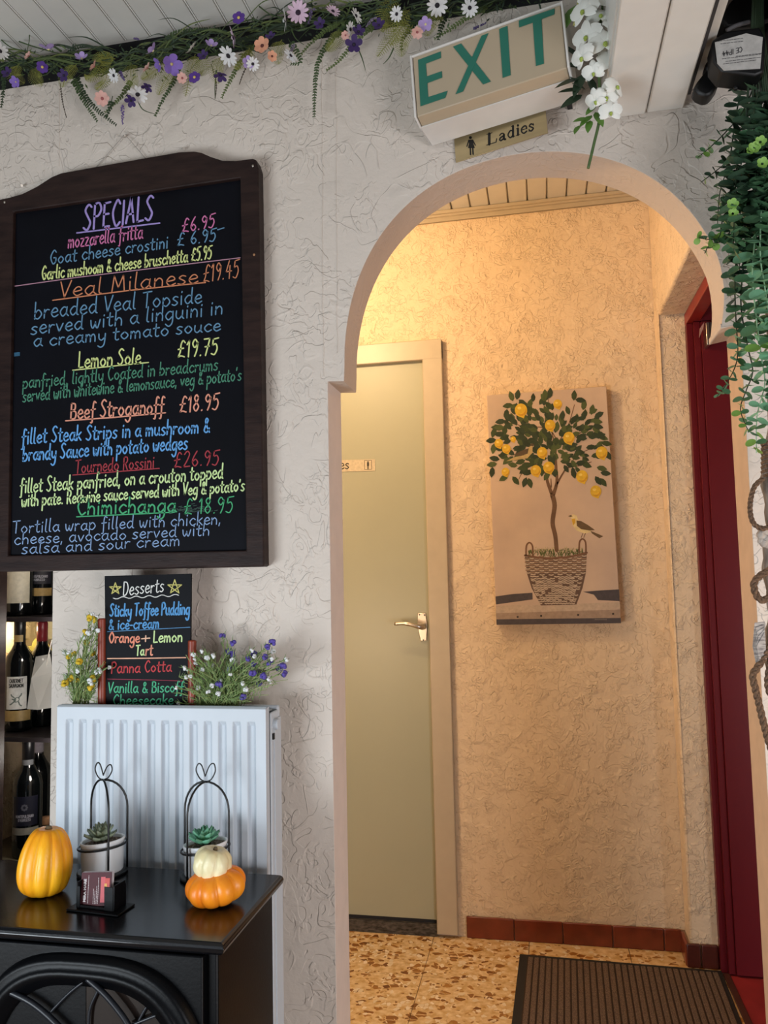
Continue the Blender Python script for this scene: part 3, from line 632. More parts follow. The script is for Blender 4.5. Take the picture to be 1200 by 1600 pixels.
# nails and the faint hanging wire
nl = empty('picture_nail', onY(195, 212, YF), 'small nail above the chalkboard holding a thin hanging wire', 'nail')
MB().tube([onY(195, 212, YF+.01), onY(195, 212, YF-.014)], .0022, 8).build('shank', M_steel, nl)
MB().tube([onY(150, 262, YF-.004), onY(194, 211, YF-.010), onY(196, 211, YF-.010), onY(240, 262, YF-.004)], .0008, 5).build('wire', flat((170, 160, 150)), nl)
for q, lb in (((34, 290), 'bare wall nail left of the chalkboard top curve'), ((287, 232), 'bare wall nail just above the chalkboard crest')):
    o = MB().tube([onY(*q, YF+.01), onY(*q, YF-.008), onY(*q, YF-.009), onY(*q, YF-.012)], [.0016, .0016, .0032, .0032], 8).build('wall_nail', M_steel); tag(o, lb, 'nail')

# ================================================================== RADIATOR
ra = empty('radiator', (-.79, 1.57, 0), 'white ribbed panel radiator on the wall behind the stove', 'radiator')
X0, X1, RZ0, RZ1, YRF = -1.021, -.556, .14, .964, 1.53
mb = MB(); cols = [(X0, 0)]; pitch = .0312; x = X0+.020
while x+.026 < X1-.008:
    cols += [(x, 0), (x+.004, 1), (x+.0125, 1), (x+.0175, 0)]; x += pitch
cols.append((X1, 0)); dep = .0085
rows = [(RZ1, -1), (RZ1-.003, 0), (.936, 0), (.927, 1), (RZ0+.04, 1), (RZ0+.03, 0), (RZ0, 0)]
vs = [(cx, YRF+(.005 if k < 0 else 0)+dep*g*max(k, 0), z) for z, k in rows for cx, g in cols]; nc = len(cols)
mb.add(vs, [(i*nc+j, i*nc+j+1, (i+1)*nc+j+1, (i+1)*nc+j) for i in range(len(rows)-1) for j in range(nc-1)])
mb.add([(X0, YRF, RZ1-.003), (X0, YRF, RZ0), (X0, YRF+.02, RZ0), (X0, YRF+.02, RZ1)], [(0, 1, 2, 3)]); mb.add([(X1, YRF, RZ1-.003), (X1, YRF, RZ0), (X1, YRF+.02, RZ0), (X1, YRF+.02, RZ1)], [(0, 1, 2, 3)])
mb.add([(X0, YRF+.005, RZ1), (X1, YRF+.005, RZ1), (X1, YRF+.02, RZ1), (X0, YRF+.02, RZ1)], [(0, 1, 2, 3)])
mb.build('front_panel', M_rad, ra, bevel=.0012, seg=2, angle=25)
MB().box(X0+.003, X1+.003, 1.598, 1.61, RZ0, .958).build('back_panel', M_rad, ra, bevel=.004)
MB().box(X1-.002, X1+.004, 1.552, 1.598, RZ0, .950).build('side_grille', M_rad, ra, bevel=.003)
MB().box(X1+.003, X1+.0065, 1.5655, 1.605, RZ0, .935).build('side_channel', M_rad, ra, bevel=.001)
g_ = MB()
for k in range(22):
    x = X0+.012+k*.0205; g_.box(x, x+.013, 1.556, 1.596, .948, .951)
g_.build('top_grille', M_rad, ra)
vl = MB(); vl.tube([(X1+.002, 1.568, .925), (X1+.014, 1.568, .925), (X1+.016, 1.568, .925)], [.011, .011, .007], 14); vl = vl.build('bleed_valve', M_rad, ra, bevel=.001)
MB().box(X1+.004, X1+.0075, 1.556, 1.563, .896, .908).build('valve_slot', M_ink, vl)
o = MB().tube([(X1-.02, 1.58, 0), (X1-.02, 1.58, RZ0+.01)], .008, 10).build('pipe', M_rad, ra, smooth=True)

# ================================================================== DESSERT BOARD
db = empty('dessert_menu_board', (-.87, 1.59, .951), 'small black dessert menu board with coloured writing standing on the radiator', 'chalkboard')
YD = 1.575
MB().prism([onY(163.5, 900, YD), onY(298.3, 896.3, YD), onY(296.5, 1106, YD), onY(165.5, 1106, YD)], (0, .006, 0)).build('slate', M_dessert, db)
MB().prism([onY(168, 930, YD+.007), onY(290, 930, YD+.007), onY(289, 1106, YD+.007), onY(170, 1106, YD+.007)], (0, .006, 0)).build('backing', M_redwood, db)
for q, top in ((159.3, 966), (300.3, 1000)):
    a, b = onY(q, top, YD), onY(q, 1106, YD); MB().tube([a, a-Vector((0, 0, .002)), b], [.0065, .0088, .0088], 14).build('easel_post', M_redwood, db, smooth=False, bevel=.001)
df = lambda x, y: onY(x, y, YD-.0006)
W_ = (230, 230, 226)
for L_ in (('Desserts', (191.6, 930.5), (257, 924), 11.5, W_, 1.8), ('Sticky Toffee Pudding', (171.3, 963), (297, 960), 10.5, (92, 160, 218), 2.5), ('& ice-cream', (169.4, 984), (249.5, 981), 9, (92, 160, 218), 2.3),
           ('Orange', (169.8, 1004.6), (219, 1003.8), 9, (240, 150, 122), 2.4), ('+', (220, 1005), (237, 1004), 7.5, (236, 190, 160), 2.1), ('Lemon', (239, 1003.8), (286, 1002), 9.5, YG, 2.3), ('Ta', (212, 1024), (226, 1023.7), 8.5, YG, 2.2), ('rt', (227, 1023.7), (239.5, 1023.5), 9.5, (240, 160, 132), 2.2),
           ('Panna Cotta', (173.2, 1052), (269, 1049), 9.5, (202, 66, 70), 2.0), ('Vanilla & Biscoff', (168.6, 1082.6), (288, 1081.2), 9, (78, 180, 134), 2.0), ('Cheesecake', (176.3, 1101.6), (272, 1100.2), 8.5, (78, 180, 134), 2.0)):
    chalk(*L_, df, db, rw)
for (cx, cy, r_, c) in ((180.2, 919.8, 9.5, (214, 206, 120)), (273, 917.4, 11.5, (214, 206, 120))):
    P = [(cx+r_*math.cos(-PI/2+k*4*PI/5), cy+r_*math.sin(-PI/2+k*4*PI/5)) for k in range(6)]
    mb = MB()
    for k in range(5): ribbon(mb, [P[k], P[k+1]], 1.5, df)
    o = mb.build('chalk_star', flat(c, .8), db); o['label'] = 'yellow five-pointed star'
rule([(177+k*3.4, 934.5-k*.15+1.6*math.sin(k*1.05)) for k in range(31)], 1.3, W_, df, db)
rule([(168, 987), (225, 984), (297, 980)], 1.0, (92, 150, 200), df, db); rule([(168, 1029), (230, 1028.5), (290, 1027.5)], 1.8, (236, 180, 150), df, db); rule([(168, 1061), (240, 1062.5), (286, 1064)], 1.1, (150, 50, 70), df, db)

# ================================================================== FLOWER BUNCHES ON THE RADIATOR
def bunch(name, label, specs, base_px, ncol, seed, nst):
    """specs: list of (px,py,colour) heads; wispy stems from the base to each head"""
    rr = random.Random(seed); b0 = onY(*base_px, 1.572); b0.z = .953
    t = empty(name, b0, label, 'flowers')
    sm = MB(); lm = MB(); heads = {}
    for hx, hy, c in specs:
        Y = 1.565+rr.uniform(-.03, .04); h = onY(hx, hy, Y); bs = b0+Vector((rr.uniform(-.018, .018)*ncol, rr.uniform(-.012, .012), 0))
        mid = bs.lerp(h, .5)+Vector((rr.uniform(-.01, .01), rr.uniform(-.01, .01), .02*(1 if h.z-bs.z > .05 else .3)))
        path = spline([bs, mid, h], 8); sm.tube(path, .0008, 4, cap=False)
        heads.setdefault(c, []).append(h)
        for i in range(2, len(path)-1):
            for _ in range(2):
                p = path[i]; d = (path[i+1]-path[i]).normalized(); n = Vector((rr.uniform(-1, 1), rr.uniform(-1, 1), rr.uniform(-.2, .6))).normalized()
                d2 = (d+n*.8).normalized(); L_ = rr.uniform(.010, .022); s_ = d2.cross(Vector((0, 1, .2))).normalized()*.0008
                lm.add([p-s_, p+s_, p+d2*L_*.6+s_*.9, p+d2*L_, p+d2*L_*.6-s_*.9], [(0, 1, 2, 3, 4)])
    for k in range(nst):
        hx, hy, c = rr.choice(specs); h = onY(hx+rr.uniform(-12, 12), hy+rr.uniform(4, 30), 1.57+rr.uniform(-.03, .03)); bs = b0+Vector((rr.uniform(-.02, .02)*ncol, rr.uniform(-.01, .01), 0))
        sm.tube(spline([bs, bs.lerp(h, .55)+Vector((rr.uniform(-.01, .01), 0, .01)), h], 5), .0007, 4, cap=False)
        for _ in range(5):
            p = bs.lerp(h, rr.uniform(.3, 1)); d2 = Vector((rr.uniform(-.6, .6), rr.uniform(-.4, .4), .8)).normalized()*.018; s_ = Vector((.001, 0, 0)); lm.add([p-s_, p+s_, p+d2], [(0, 1, 2)])
    sm.build('stems', flat((146, 160, 92)), t); o = lm.build('foliage', flat((112, 138, 76)), t); o['kind'] = 'stuff'
    for c, hs in heads.items():
        bmh = MB(); R_ = .0066 if c != (242, 244, 244) else .0046
        for k in range(7):
            a = k*2.4; bmh.ball((R_*.55*math.cos(a), R_*.55*math.sin(a), R_*.4*(k % 3-1)), R_*.62, 6, 4)
        hm = meshdata(bmh, 'bloom', flat(c, .6))
        for h in hs:
            inst(hm, 'bloom', t, h, (rr.random()*3, rr.random()*3, 0), rr.uniform(.8, 1.2))
    return t
z5 = lambda x, y: (90+x/5.4545, 940+y/5.4545)
YL = (226, 190, 40); WH = (242, 244, 244); VI = (92, 76, 168)
sp = [(*z5(x, y), YL) for x, y in ((272, 137), (318, 152), (235, 257), (376, 295), (243, 350), (300, 442), (138, 445), (97, 467), (183, 510), (388, 527), (118, 650), (172, 672), (60, 695), (298, 655), (285, 727))]+[(*z5(x, y), WH) for x, y in ((298, 105), (338, 125), (318, 230), (345, 245), (60, 430), (92, 432), (455, 525), (440, 560), (355, 580), (365, 600), (330, 600), (75, 627), (215, 665), (250, 660), (270, 675), (290, 695), (325, 480), (80, 680), (262, 268), (170, 590), (225, 300))]
bunch('yellow_flower_sprig', 'tall thin sprig of yellow and white artificial blossom left of the dessert board', sp, (124, 1104), 1, 1, 26)
z6 = lambda x, y: (270+x/6.316, 970+y/6.316)
sp = [(*z6(x, y), VI) for x, y in ((490, 145), (597, 217), (548, 297), (580, 325), (983, 208), (933, 257), (743, 375), (805, 330), (800, 430), (668, 458), (620, 510), (575, 470), (790, 517), (830, 500), (893, 543), (850, 618), (455, 625), (515, 692), (693, 750), (1090, 440), (1050, 465), (1103, 522), (910, 357), (960, 415))]+[(*z6(x, y), WH) for x, y in ((185, 255), (212, 275), (285, 300), (205, 335), (340, 365), (132, 410), (225, 415), (215, 380), (115, 465), (150, 480), (290, 480), (325, 435), (440, 525), (470, 500), (135, 555), (238, 577), (298, 592), (35, 660), (80, 675), (125, 700), (12, 690), (340, 660), (385, 640), (410, 675), (445, 720), (608, 705), (55, 818), (165, 765), (568, 530), (600, 300), (590, 385), (610, 405), (780, 290), (805, 350), (945, 570), (960, 595), (888, 580), (975, 375), (990, 300), (1120, 385), (720, 675), (690, 618), (400, 345), (478, 593), (175, 545), (160, 375), (250, 660), (395, 440), (350, 700))]
bunch('white_violet_bunch', 'bushy bunch of tiny white and violet artificial flowers right of the dessert board', sp, (345, 1108), 2.2, 2, 90)

# ================================================================== ELECTRIC STOVE
st = empty('electric_stove', (-.82, 1.35, 0), 'black electric stove heater with arched window, its top used as a shelf', 'stove')
ZS = .655
MB().box(-1.108, -.529, 1.226, 1.486, 0, ZS-.022).build('body', M_stove, st, bevel=.004)
prof = [(0, 0), (.004, .004), (.006, .011), (.004, .018), (0, .022)]
tp = MB(); 
for k, (e, dz) in enumerate([(-.012, .0225), (-.002, .0215), (.003, .0185), (.0045, .0125), (.003, .006), (-.002, .0015), (-.01, 0)]):
    pass
rings = [(-.014, .022), (-.0035, .0213), (.0015, .0185), (.0035, .013), (.0015, .0065), (-.004, .0015), (-.012, 0)]
vs = []
for e, dz in rings: vs += [(-1.122-e, 1.207-e, ZS-.022+dz), (-.513+e, 1.207-e, ZS-.022+dz), (-.513+e, 1.495+e*.2, ZS-.022+dz), (-1.122-e, 1.495+e*.2, ZS-.022+dz)]
tp.add(vs, [(i*4+j, i*4+(j+1) % 4, i*4+4+(j+1) % 4, i*4+4+j) for i in range(len(rings)-1) for j in range(4)]+[(0, 1, 2, 3), tuple(len(rings)*4-4+j for j in (3, 2, 1, 0))])
tp.build('top', M_stovetop, st, bevel=.0015, angle=12)
MB().box(-1.09, -.548, 1.211, 1.228, .03, ZS-.024).build('front_panel', M_stove, st, bevel=.003)
# arched window ring
cx_, zc, rx, rz = -.747, .30, .222, .322
def arc(rx_, rz_, y, n=40, e=3.0):
    return [Vector((cx_+rx_*math.copysign(abs(math.cos(a))**(2/e), math.cos(a)), y, zc+rz_*math.sin(a)**(2/e))) for a in [PI*k/n for k in range(n+1)]]
rg = MB(); pr = [(0, 1.212), (-.003, 1.198), (-.010, 1.192), (-.016, 1.197), (-.020, 1.190), (-.028, 1.188), (-.034, 1.196), (-.046, 1.200), (-.050, 1.212)]
A = [arc(rx+d, rz+d, y) for d, y in pr]; n = len(A[0])
vs = [v for a in A for v in a]; rg.add(vs, [(i*n+k, i*n+k+1, (i+1)*n+k+1, (i+1)*n+k) for i in range(len(A)-1) for k in range(n-1)])
rg.build('window_surround', M_stove, st, smooth=True)
gl = arc(rx-.045, rz-.045, 1.2095); MB().poly(gl).build('window_glass', M_glass_dark, st, tri=True)
def stf(y): return lambda x_, y_: onY(x_, y_, y)
for P, wd, y, k in (([(136, 1529), (165, 1555), (192, 1588), (206, 1612)], 8.5, 1.196, 'tracery_bar'), ([(136, 1530), (110, 1550), (86, 1574), (74, 1588)], 4.5, 1.200, 'tracery_bar'), ([(14, 1549), (48, 1566), (78, 1590), (112, 1625)], 9, 1.196, 'tracery_bar'),
                    ([(162, 1532), (152, 1550), (140, 1580), (138, 1625)], 4.5, 1.204, 'tracery_bar'), ([(243, 1556), (228, 1575), (215, 1600), (205, 1630)], 4.5, 1.204, 'tracery_bar'), ([(200, 1604), (230, 1592), (248, 1585), (262, 1580)], 5, 1.202, 'tracery_bar')):
    Q = spline([onY(*p, y) for p in P], 5); MB().tube(Q, wd/2/930*1.0, 6).build(k, flat((26, 29, 36), .4), st, smooth=True)
MB().prism([onY(*q, 1.2085) for q in ((30, 1515), (134, 1515), (134, 1640), (-40, 1640), (-40, 1560))], (0, .0008, 0)).build('fret_panel', M_stove, st)
lg = MB()
for k in range(9):
    a = rs.uniform(-.3, .3); lg.tube([(-.68+rs.uniform(-.06, .03), 1.2088, .50+k*.004), (-.62+rs.uniform(-.06, .05), 1.2088, .515+a*.04)], .0015, 4)
MB().ball(onY(185, 1527, 1.197), .0055, sc=(1.5, .5, .8)).build('crest', M_stove, st, smooth=True)

# ================================================================== GOURDS
def gourd(name, label, loc, R_, H, ribs, depth, cols, shape, tilt=(0, 0, 0), dimple=.2, seed=0, lump=.0):
    rr = random.Random(seed); n = ribs*8; m = 26; loc = Vector(loc)
    t = empty(name, loc, label, 'gourd')
    mb = MB(); vs = []; ph = [rr.uniform(-.25, .25) for _ in range(ribs)]
    for i in range(m+1):
        u = i/m; a = PI*u
        for k in range(n):
            th = 2*PI*k/n; q = (th*ribs/(2*PI)) % 1; lobe = abs(math.sin(PI*q))**.55; amp = 1+.04*math.sin(th*2+seed)
            rad = (shape(u))*R_*amp*(1-depth*(1-lobe)*min(1, math.sin(a)*1.6+.1))
            if lump: rad *= 1+lump*math.sin(7*th+9*u+seed)*math.sin(5*u*PI+th*3)
            z = H*(.5-.5*math.cos(a))
            zz = z-dimple*H*math.exp(-((rad/R_)/.28)**2)*(1 if u > .5 else -1)
            vs.append(Vector((rad*math.cos(th), rad*math.sin(th), zz)))
    Mx = Matrix.Rotation(tilt[2], 4, 'Z')@Matrix.Rotation(tilt[0], 4, 'X')@Matrix.Rotation(tilt[1], 4, 'Y')
    vs = [Mx@(v-Vector((0, 0, H/2)))+Vector((0, 0, H/2)) for v in vs]
    zmin = min(v.z for v in vs); vs = [v+loc-Vector((0, 0, zmin)) for v in vs]
    mb.add(vs, [(i*n+k, i*n+(k+1) % n, (i+1)*n+(k+1) % n, (i+1)*n+k) for i in range(m) for k in range(n)])
    mt2 = mat(name+'_skin', rgb(*cols[0]), .38, scale=cols[3], col2=rgb(*cols[1]), bump=.25, bscale=120, stretch=cols[2])
    mb.build('flesh', mt2, t, smooth=True)
    topc = Mx@(Vector((0, 0, H*(1-dimple)-H/2)))+Vector((0, 0, H/2))+loc-Vector((0, 0, zmin)); d = (Mx@Vector((0, 0, 1)))-Vector()
    MB().tube([topc-d*.004, topc+d*.003, topc+d*.006], [R_*.16, R_*.12, R_*.09], 8).build('stem', flat((120, 104, 78), .9), t, smooth=True)
    return t
ro = lambda u: math.sin(PI*u)**.62
gp = onZ(56, 1405, ZS)
gourd('yellow_gourd', 'tall yellow-orange ribbed gourd on the left of the stove top', (gp.x+.002, gp.y+.025, ZS), .0515, .121, 10, .12, ((255, 190, 30), (246, 150, 16), (1, 1, .35), 34), lambda u: (math.sin(PI*u)**.6)*(1.08-.42*u)*1.02, (0, math.radians(4), .5), .05, 1)
op = onZ(331, 1418, ZS)
gourd('orange_pumpkin', 'squat orange mini pumpkin beneath the white one on the stove top', (op.x, op.y+.018, ZS), .052, .057, 9, .16, ((255, 158, 34), (244, 126, 18), (1, 1, .3), 30), ro, (math.radians(4), math.radians(-8), .3), .22, 2)
gourd('white_pumpkin', 'small cream-white lumpy pumpkin stacked on the orange mini pumpkin', (op.x-.0055, op.y+.016, ZS+.0415), .0335, .053, 7, .14, ((246, 236, 194), (230, 214, 160), (1, 1, .6), 30), ro, (math.radians(8), math.radians(10), .8), .10, 3, .03)

# ================================================================== SUCCULENTS
def succulent_pot(base, label, col, legs, seed, heart):
    rr = random.Random(seed); base = Vector(base); t = empty('succulent_planter', base, label, 'planter', 'wire framed succulent planters')
    R_ = .0415; z0 = .006; hz = .062
    MB().lathe([(R_+.004, 0), (R_+.006, .002), (R_+.006, .006), (R_+.002, .007), (R_*.5, .007)], base, 32).build('tray', M_wire, t, smooth=True)
    pm = MB(); n = 36; vs = []
    prof = [(R_*.93, z0), (R_*.97, z0+.004), (R_, hz*.8), (R_*1.0, hz-.004), (R_*1.03, hz-.002), (R_*1.03, hz+.002), (R_*.99, hz+.003), (R_*.93, hz+.001), (R_*.92, hz-.008)]
    def slant(x, y): return (x*.10-y*.02)
    for r_, z in prof:
        for k in range(n):
            a = 2*PI*k/n; x, y = r_*math.cos(a), r_*math.sin(a)*.92; vs.append(base+Vector((x, y, z+(slant(x, y) if z > .03 else 0))))
    pm.add(vs, [(i*n+k, i*n+(k+1) % n, (i+1)*n+(k+1) % n, (i+1)*n+k) for i in range(len(prof)-1) for k in range(n)]+[tuple(range(n))]); pm.build('pot', M_pot, t, smooth=True)
    gm = MB(); gm.poly([base+Vector((R_*.93*math.cos(a), R_*.93*.92*math.sin(a), hz-.004+slant(R_*math.cos(a), R_*math.sin(a)))) for a in [2*PI*k/24 for k in range(24)]]); g = gm.build('gravel', M_gravel, t)
    pb = MB()
    for k in range(70):
        a = rr.uniform(0, 2*PI); q = R_*.88*math.sqrt(rr.random()); x, y = q*math.cos(a), q*math.sin(a)*.9
        pb.ball(base+Vector((x, y, hz-.003+slant(x, y))), rr.uniform(.0014, .0026), 5, 3)
    o = pb.build('pebbles', flat((158, 140, 122), .8), t); o['kind'] = 'stuff'
    # rosette
    def leafmesh():
        m = MB(); L_, W, Tk = 1, .30, .12; vs = []; N = 7
        for i in range(N):
            u = i/(N-1); wd = W*(math.sin(PI*min(1, u*.86+.10))**.8)*(1 if u < .75 else (1-(u-.75)*3.2)); cup = .22*u*u
            for (a, b) in ((-1, 0), (-.5, -.7), (0, -1), (.5, -.7), (1, 0), (0, .35)):
                vs.append((a*wd, u*L_, b*Tk*(1-u*.5)+cup+abs(a)*.08))
        f = [(i*6+k, i*6+(k+1) % 6, (i+1)*6+(k+1) % 6, (i+1)*6+k) for i in range(N-1) for k in range(6)]+[tuple(range(6)), tuple((N-1)*6+k for k in range(5, -1, -1))]
        m.add(vs, f); return m
    me_ = meshdata(leafmesh(), 'leaf', mat('succulent_leaf', rgb(*col), .5, scale=2.2, col2=rgb(*[int(c*.72) for c in col])))
    c0 = base+Vector((-.002, 0, hz+.001)); k = 0
    for ring_, (nn, L_, el) in enumerate(((8, .034, 12), (7, .031, 30), (6, .026, 48), (4, .021, 66), (3, .016, 80))):
        for j in range(nn):
            a = 2*PI*j/nn+ring_*.5+rr.uniform(-.1, .1)
            R3 = Matrix.Rotation(a, 4, 'Z')@Matrix.Rotation(math.radians(el+rr.uniform(-5, 5)), 4, 'X')
            inst(me_, 'leaf', t, c0+Vector((0, 0, ring_*.003)), R3, L_*rr.uniform(.9, 1.1))
    # wire hoop
    top = base+Vector((0, 0, .178)); wr_ = .0021
    for a in legs:
        d = Vector((math.cos(a), math.sin(a), 0))*(R_+.0045); P = [base+d+Vector((0, 0, .002)), base+d+Vector((0, 0, .05)), base+d+Vector((0, 0, .112))]
        P += [base+d*math.cos(q)+Vector((0, 0, .122+.056*math.sin(q))) for q in [PI/2*j/8 for j in range(9)]]
        MB().tube(P, wr_, 8).build('wire_leg', M_wire, t, smooth=True)
    MB().tube([base+Vector(((R_+.0045)*math.cos(a), (R_+.0045)*math.sin(a)*.97, hz-.008+slant(R_*math.cos(a), R_*math.sin(a)))) for a in [2*PI*k/28 for k in range(28)]], wr_, 6, closed=True).build('wire_ring', M_wire, t, smooth=True)
    P = [top+Vector((x*heart[0], x*heart[1], z)) for x, z in ((0, .0), (-.011, .006), (-.019, .022), (-.014, .034), (-.007, .030), (0, .010))]; P2 = [top+Vector((x*heart[0], x*heart[1], z*heart[2])) for x, z in ((0, .010), (.009, .030), (.018, .034), (.021, .020), (.012, .004), (0, 0))]
    h = MB(); h.tube(spline(P, 6), .0013, 6); h.tube(spline(P2, 6), .0013, 6); h.build('wire_heart', M_wire, t, smooth=True); return t
s1 = onZ(160, 1364, ZS); s2 = onZ(321, 1370, ZS)
succulent_pot((s1.x, s1.y+.0, ZS), 'white potted grey-green succulent in black wire frame, behind the card holder', (178, 194, 164), [math.radians(150), math.radians(-46), math.radians(30)], 4, (.62, .5, .8))
succulent_pot((s2.x, s2.y+.0, ZS), 'white potted blue-green succulent in black wire frame, behind the stacked pumpkins', (134, 210, 170), [math.radians(172), math.radians(-112), math.radians(8)], 8, (.95, .1, 1))

# ================================================================== CARD HOLDER
k0 = onZ(103, 1421, ZS+.003); k1 = onZ(184, 1431, ZS+.003); k2 = onZ(213, 1413, ZS+.003)
ux = (k1-k0); ux.z = 0; W = ux.length; ux.normalize(); uy = Vector((-ux.y, ux.x, 0)); D = max(.035, (k2-k1).dot(uy))
kh = empty('card_holder', (k0+ux*W/2+uy*D/2)*1, 'small black card holder on the stove top', 'card holder'); kh.location.z = ZS
o_ = Vector((k0.x, k0.y, ZS)); KM = frame(o_, ux, uy)
MB().box(0, W, 0, D, .0005, .004, KM).build('base', M_stove, kh, bevel=.001)
inx0, inx1 = W*.12, W*.86
MB().box(inx0, inx1, D*.22, D*.22+.0025, .004, .0085, KM).build('front_lip', M_stove, kh, bevel=.0006)
MB().box(inx0, inx0+.0025, D*.22, D*.86, .004, .046, KM).build('left_cheek', M_stove, kh, bevel=.0006)
MB().box(inx1-.0025, inx1, D*.22, D*.86, .004, .046, KM).build('right_cheek', M_stove, kh, bevel=.0006)
MB().box(inx0, inx1, D*.84, D*.86+.002, .004, .040, KM).build('back', M_stove, kh, bevel=.0006)
MB().box(inx1-.020, inx1-.0025, D*.20, D*.22, .004, .044, KM).build('front_tab', M_stove, kh, bevel=.0006)
MB().box(inx0+.0025, inx0+.008, D*.20, D*.22, .004, .040, KM).build('front_tab', M_stove, kh, bevel=.0006)
def card(off, label, main):
    lean = Matrix.Translation((inx0+.0048+off*.4, D*.30+off, .0045+off*.15))@Matrix.Rotation(math.radians(-6), 4, 'Y')@Matrix.Rotation(math.radians(-12), 4, 'X')
    K = KM@lean; t = empty('business_card', K@Vector((0, 0, 0)), label, 'card', 'business cards in the holder')
    wC, hC = (inx1-inx0)*.80, .0535
    MB().box(0, wC, 0, .0007, 0, hC, K).build('card_stock', flat((78, 22, 32), .65) if main else flat((228, 218, 220), .5), t)
    if main:
        def pr_(txt, u, size, v0, bold=0):
            M2 = K@Matrix.Translation((u*wC, -.0003, v0*hC))@Matrix.Rotation(PI/2, 4, 'X')@Matrix.Rotation(PI/2, 4, 'Z'); printed(txt, size, M2, 'print', flat((236, 226, 226), .5), t, bold)
        pr_('MIRA MARE', .17, .0072, .12, .0003)
        for u, v0, n in ((.24, .08, 16), (.42, .06, 9), (.47, .06, 7), (.52, .06, 10), (.57, .06, 14)):
            mb = MB(); v = v0*hC
            for k in range(n):
                l = random.uniform(.0012, .0034); mb.box(u*wC, u*wC+.0009, -.0003, -.0001, v, v+l, K); v += l+.0007
            mb.build('print', flat((226, 210, 210)), t)
        mb = MB(); mb.box(.66*wC, .80*wC, -.0003, 0, .1*hC, .86*hC, K); mb.build('picture', flat((214, 78, 86), .5), t)
        mb = MB(); mb.box(.80*wC, .95*wC, -.0004, -.0001, .35*hC, .82*hC, K); mb.build('picture', flat((206, 60, 44), .5), t)
        mb = MB(); mb.box(.78*wC, .86*wC, -.0005, -.0002, .5*hC, .66*hC, K); mb.build('picture', flat((240, 180, 70), .5), t)
    return t
card(0, 'front dark red business card with white print in the black holder', True)
for k in (1, 2, 3): card(.0014*k, 'white-edged business card %s in the black holder' % ('directly behind the dark red one', 'in the middle of the stack', 'at the very back')[k-1], False)

# ================================================================== WINE SHELF
ws = empty('wine_cabinet', (-1.3, 1.9, 0), 'dark wooden wine cabinet set in the wall opening left of the radiator', 'cabinet')
YW = 1.93
px_ = lambda x, y, Y=YW: onY(x, y, Y)
MB().box(-1.52, -1.272, 1.652, 1.70, 0, 1.30).build('front_post', M_wood, ws, bevel=.003)
MB().box(-2.0, -.98, 2.14, 2.16, 0, 1.5).build('back_panel', flat((176, 168, 152), .6), ws)
MB().box(-1.10, -1.08, YB0+.005, 2.14, 0, 1.5).build('side_panel', flat((60, 50, 44), .5), ws)
MB().box(-1.9, -1.88, 1.66, 2.14, 0, 1.5).build('side_panel', M_wood, ws)
z1 = px_(40, 962).z; z2 = px_(40, 1141).z; z3 = px_(50, 1330).z
sh = mat('shelf_edge', rgb(40, 36, 38), .3)
for z in (z1, z2): MB().box(-1.88, -1.10, 1.84, 2.14, z-.012, z).build('shelf', sh, ws, bevel=.001)
MB().box(-1.88, -1.10, 1.80, 2.14, z3-.012, z3).build('shelf', flat((118, 112, 92), .4), ws, bevel=.001)
MB().box(-1.88, -1.10, 1.80, 2.14, 1.42, 1.44).build('shelf', sh, ws)
M_bottle = mat('dark_bottle_glass', rgb(10, 14, 16), .06, var=.1, spec=.6)
def bottle(name, label, px, zb, h, capc, label_spec, Y=YW):
    p = onY(px, 1000, Y); x = onZ(px, 1100, zb) if False else p
    loc = Vector((p.x, Y, zb)); t = empty(name, loc, label, 'bottle', 'wine bottles on the shelves')
    s_ = h/.30
    MB().lathe([(.030*s_, 0), (.036*s_, .003), (.0375*s_, .012), (.0375*s_, .185*s_), (.034*s_, .203*s_), (.022*s_, .222*s_), (.0155*s_, .236*s_), (.0145*s_, .26*s_), (.0145*s_, .297*s_), (.012*s_, .30*s_)], loc, 28).build('glass', M_bottle, t, smooth=True)
    MB().lathe([(.0152*s_, .238*s_), (.0155*s_, .297*s_), (.0135*s_, .3015*s_), (0.0001, .3018*s_)], loc, 20).build('capsule', flat(capc, .35), t, smooth=True)
    for (za, zb2, c, nm, a0, a1) in label_spec:
        m = MB(); n = 14; R_ = (.0378 if za < .2 else .0156)*s_
        vs = [loc+Vector((R_*math.sin(a0+(a1-a0)*k/n), -R_*math.cos(a0+(a1-a0)*k/n), z*s_)) for z in (za, zb2) for k in range(n+1)]
        m.add(vs, [(k, k+1, n+2+k, n+1+k) for k in range(n)]); m.build(nm, flat(c, .5), t, smooth=True)
    return t, loc, s_
GO = (176, 148, 92)
def cyl(loc, s_, a_c, R0=.0381): 
    def f(x, z): a = a_c+x/(R0*s_); return loc+Vector((R0*s_*math.sin(a), -R0*s_*math.cos(a), z))
    return f
def lbl(t, loc, s_, text, z, size, col, w_, a_c=-.35):
    f = cyl(loc, s_, a_c); mb = MB()
    write(text, (-w_/2, -z), (w_/2, -z), size, lambda x, y: f(x, -y), mb, size*.34, 0, 0, rw); mb.build('label_print', flat(col, .6), t)
ac = .42
t, loc, s_ = bottle('wine_bottle', 'cabernet bottle with white turtle label on the middle shelf', 31, z2, .292, (26, 26, 28), [(.062, .150, (222, 222, 218), 'label', ac-.75, ac+.75), (.030, .058, GO, 'band', ac-1.1, ac+1.1), (.243, .262, GO, 'neck_band', -2.4, 1.2)])
lbl(t, loc, s_, 'CABERNET', .134*s_, .0050, (20, 20, 20), .036, ac); lbl(t, loc, s_, 'SAUVIGNON', .121*s_, .0050, (20, 20, 20), .038, ac)
f = cyl(loc, s_, ac); mb = MB(); disc(mb, .002, .088*s_, .0085, .0065, f, 12, .6)
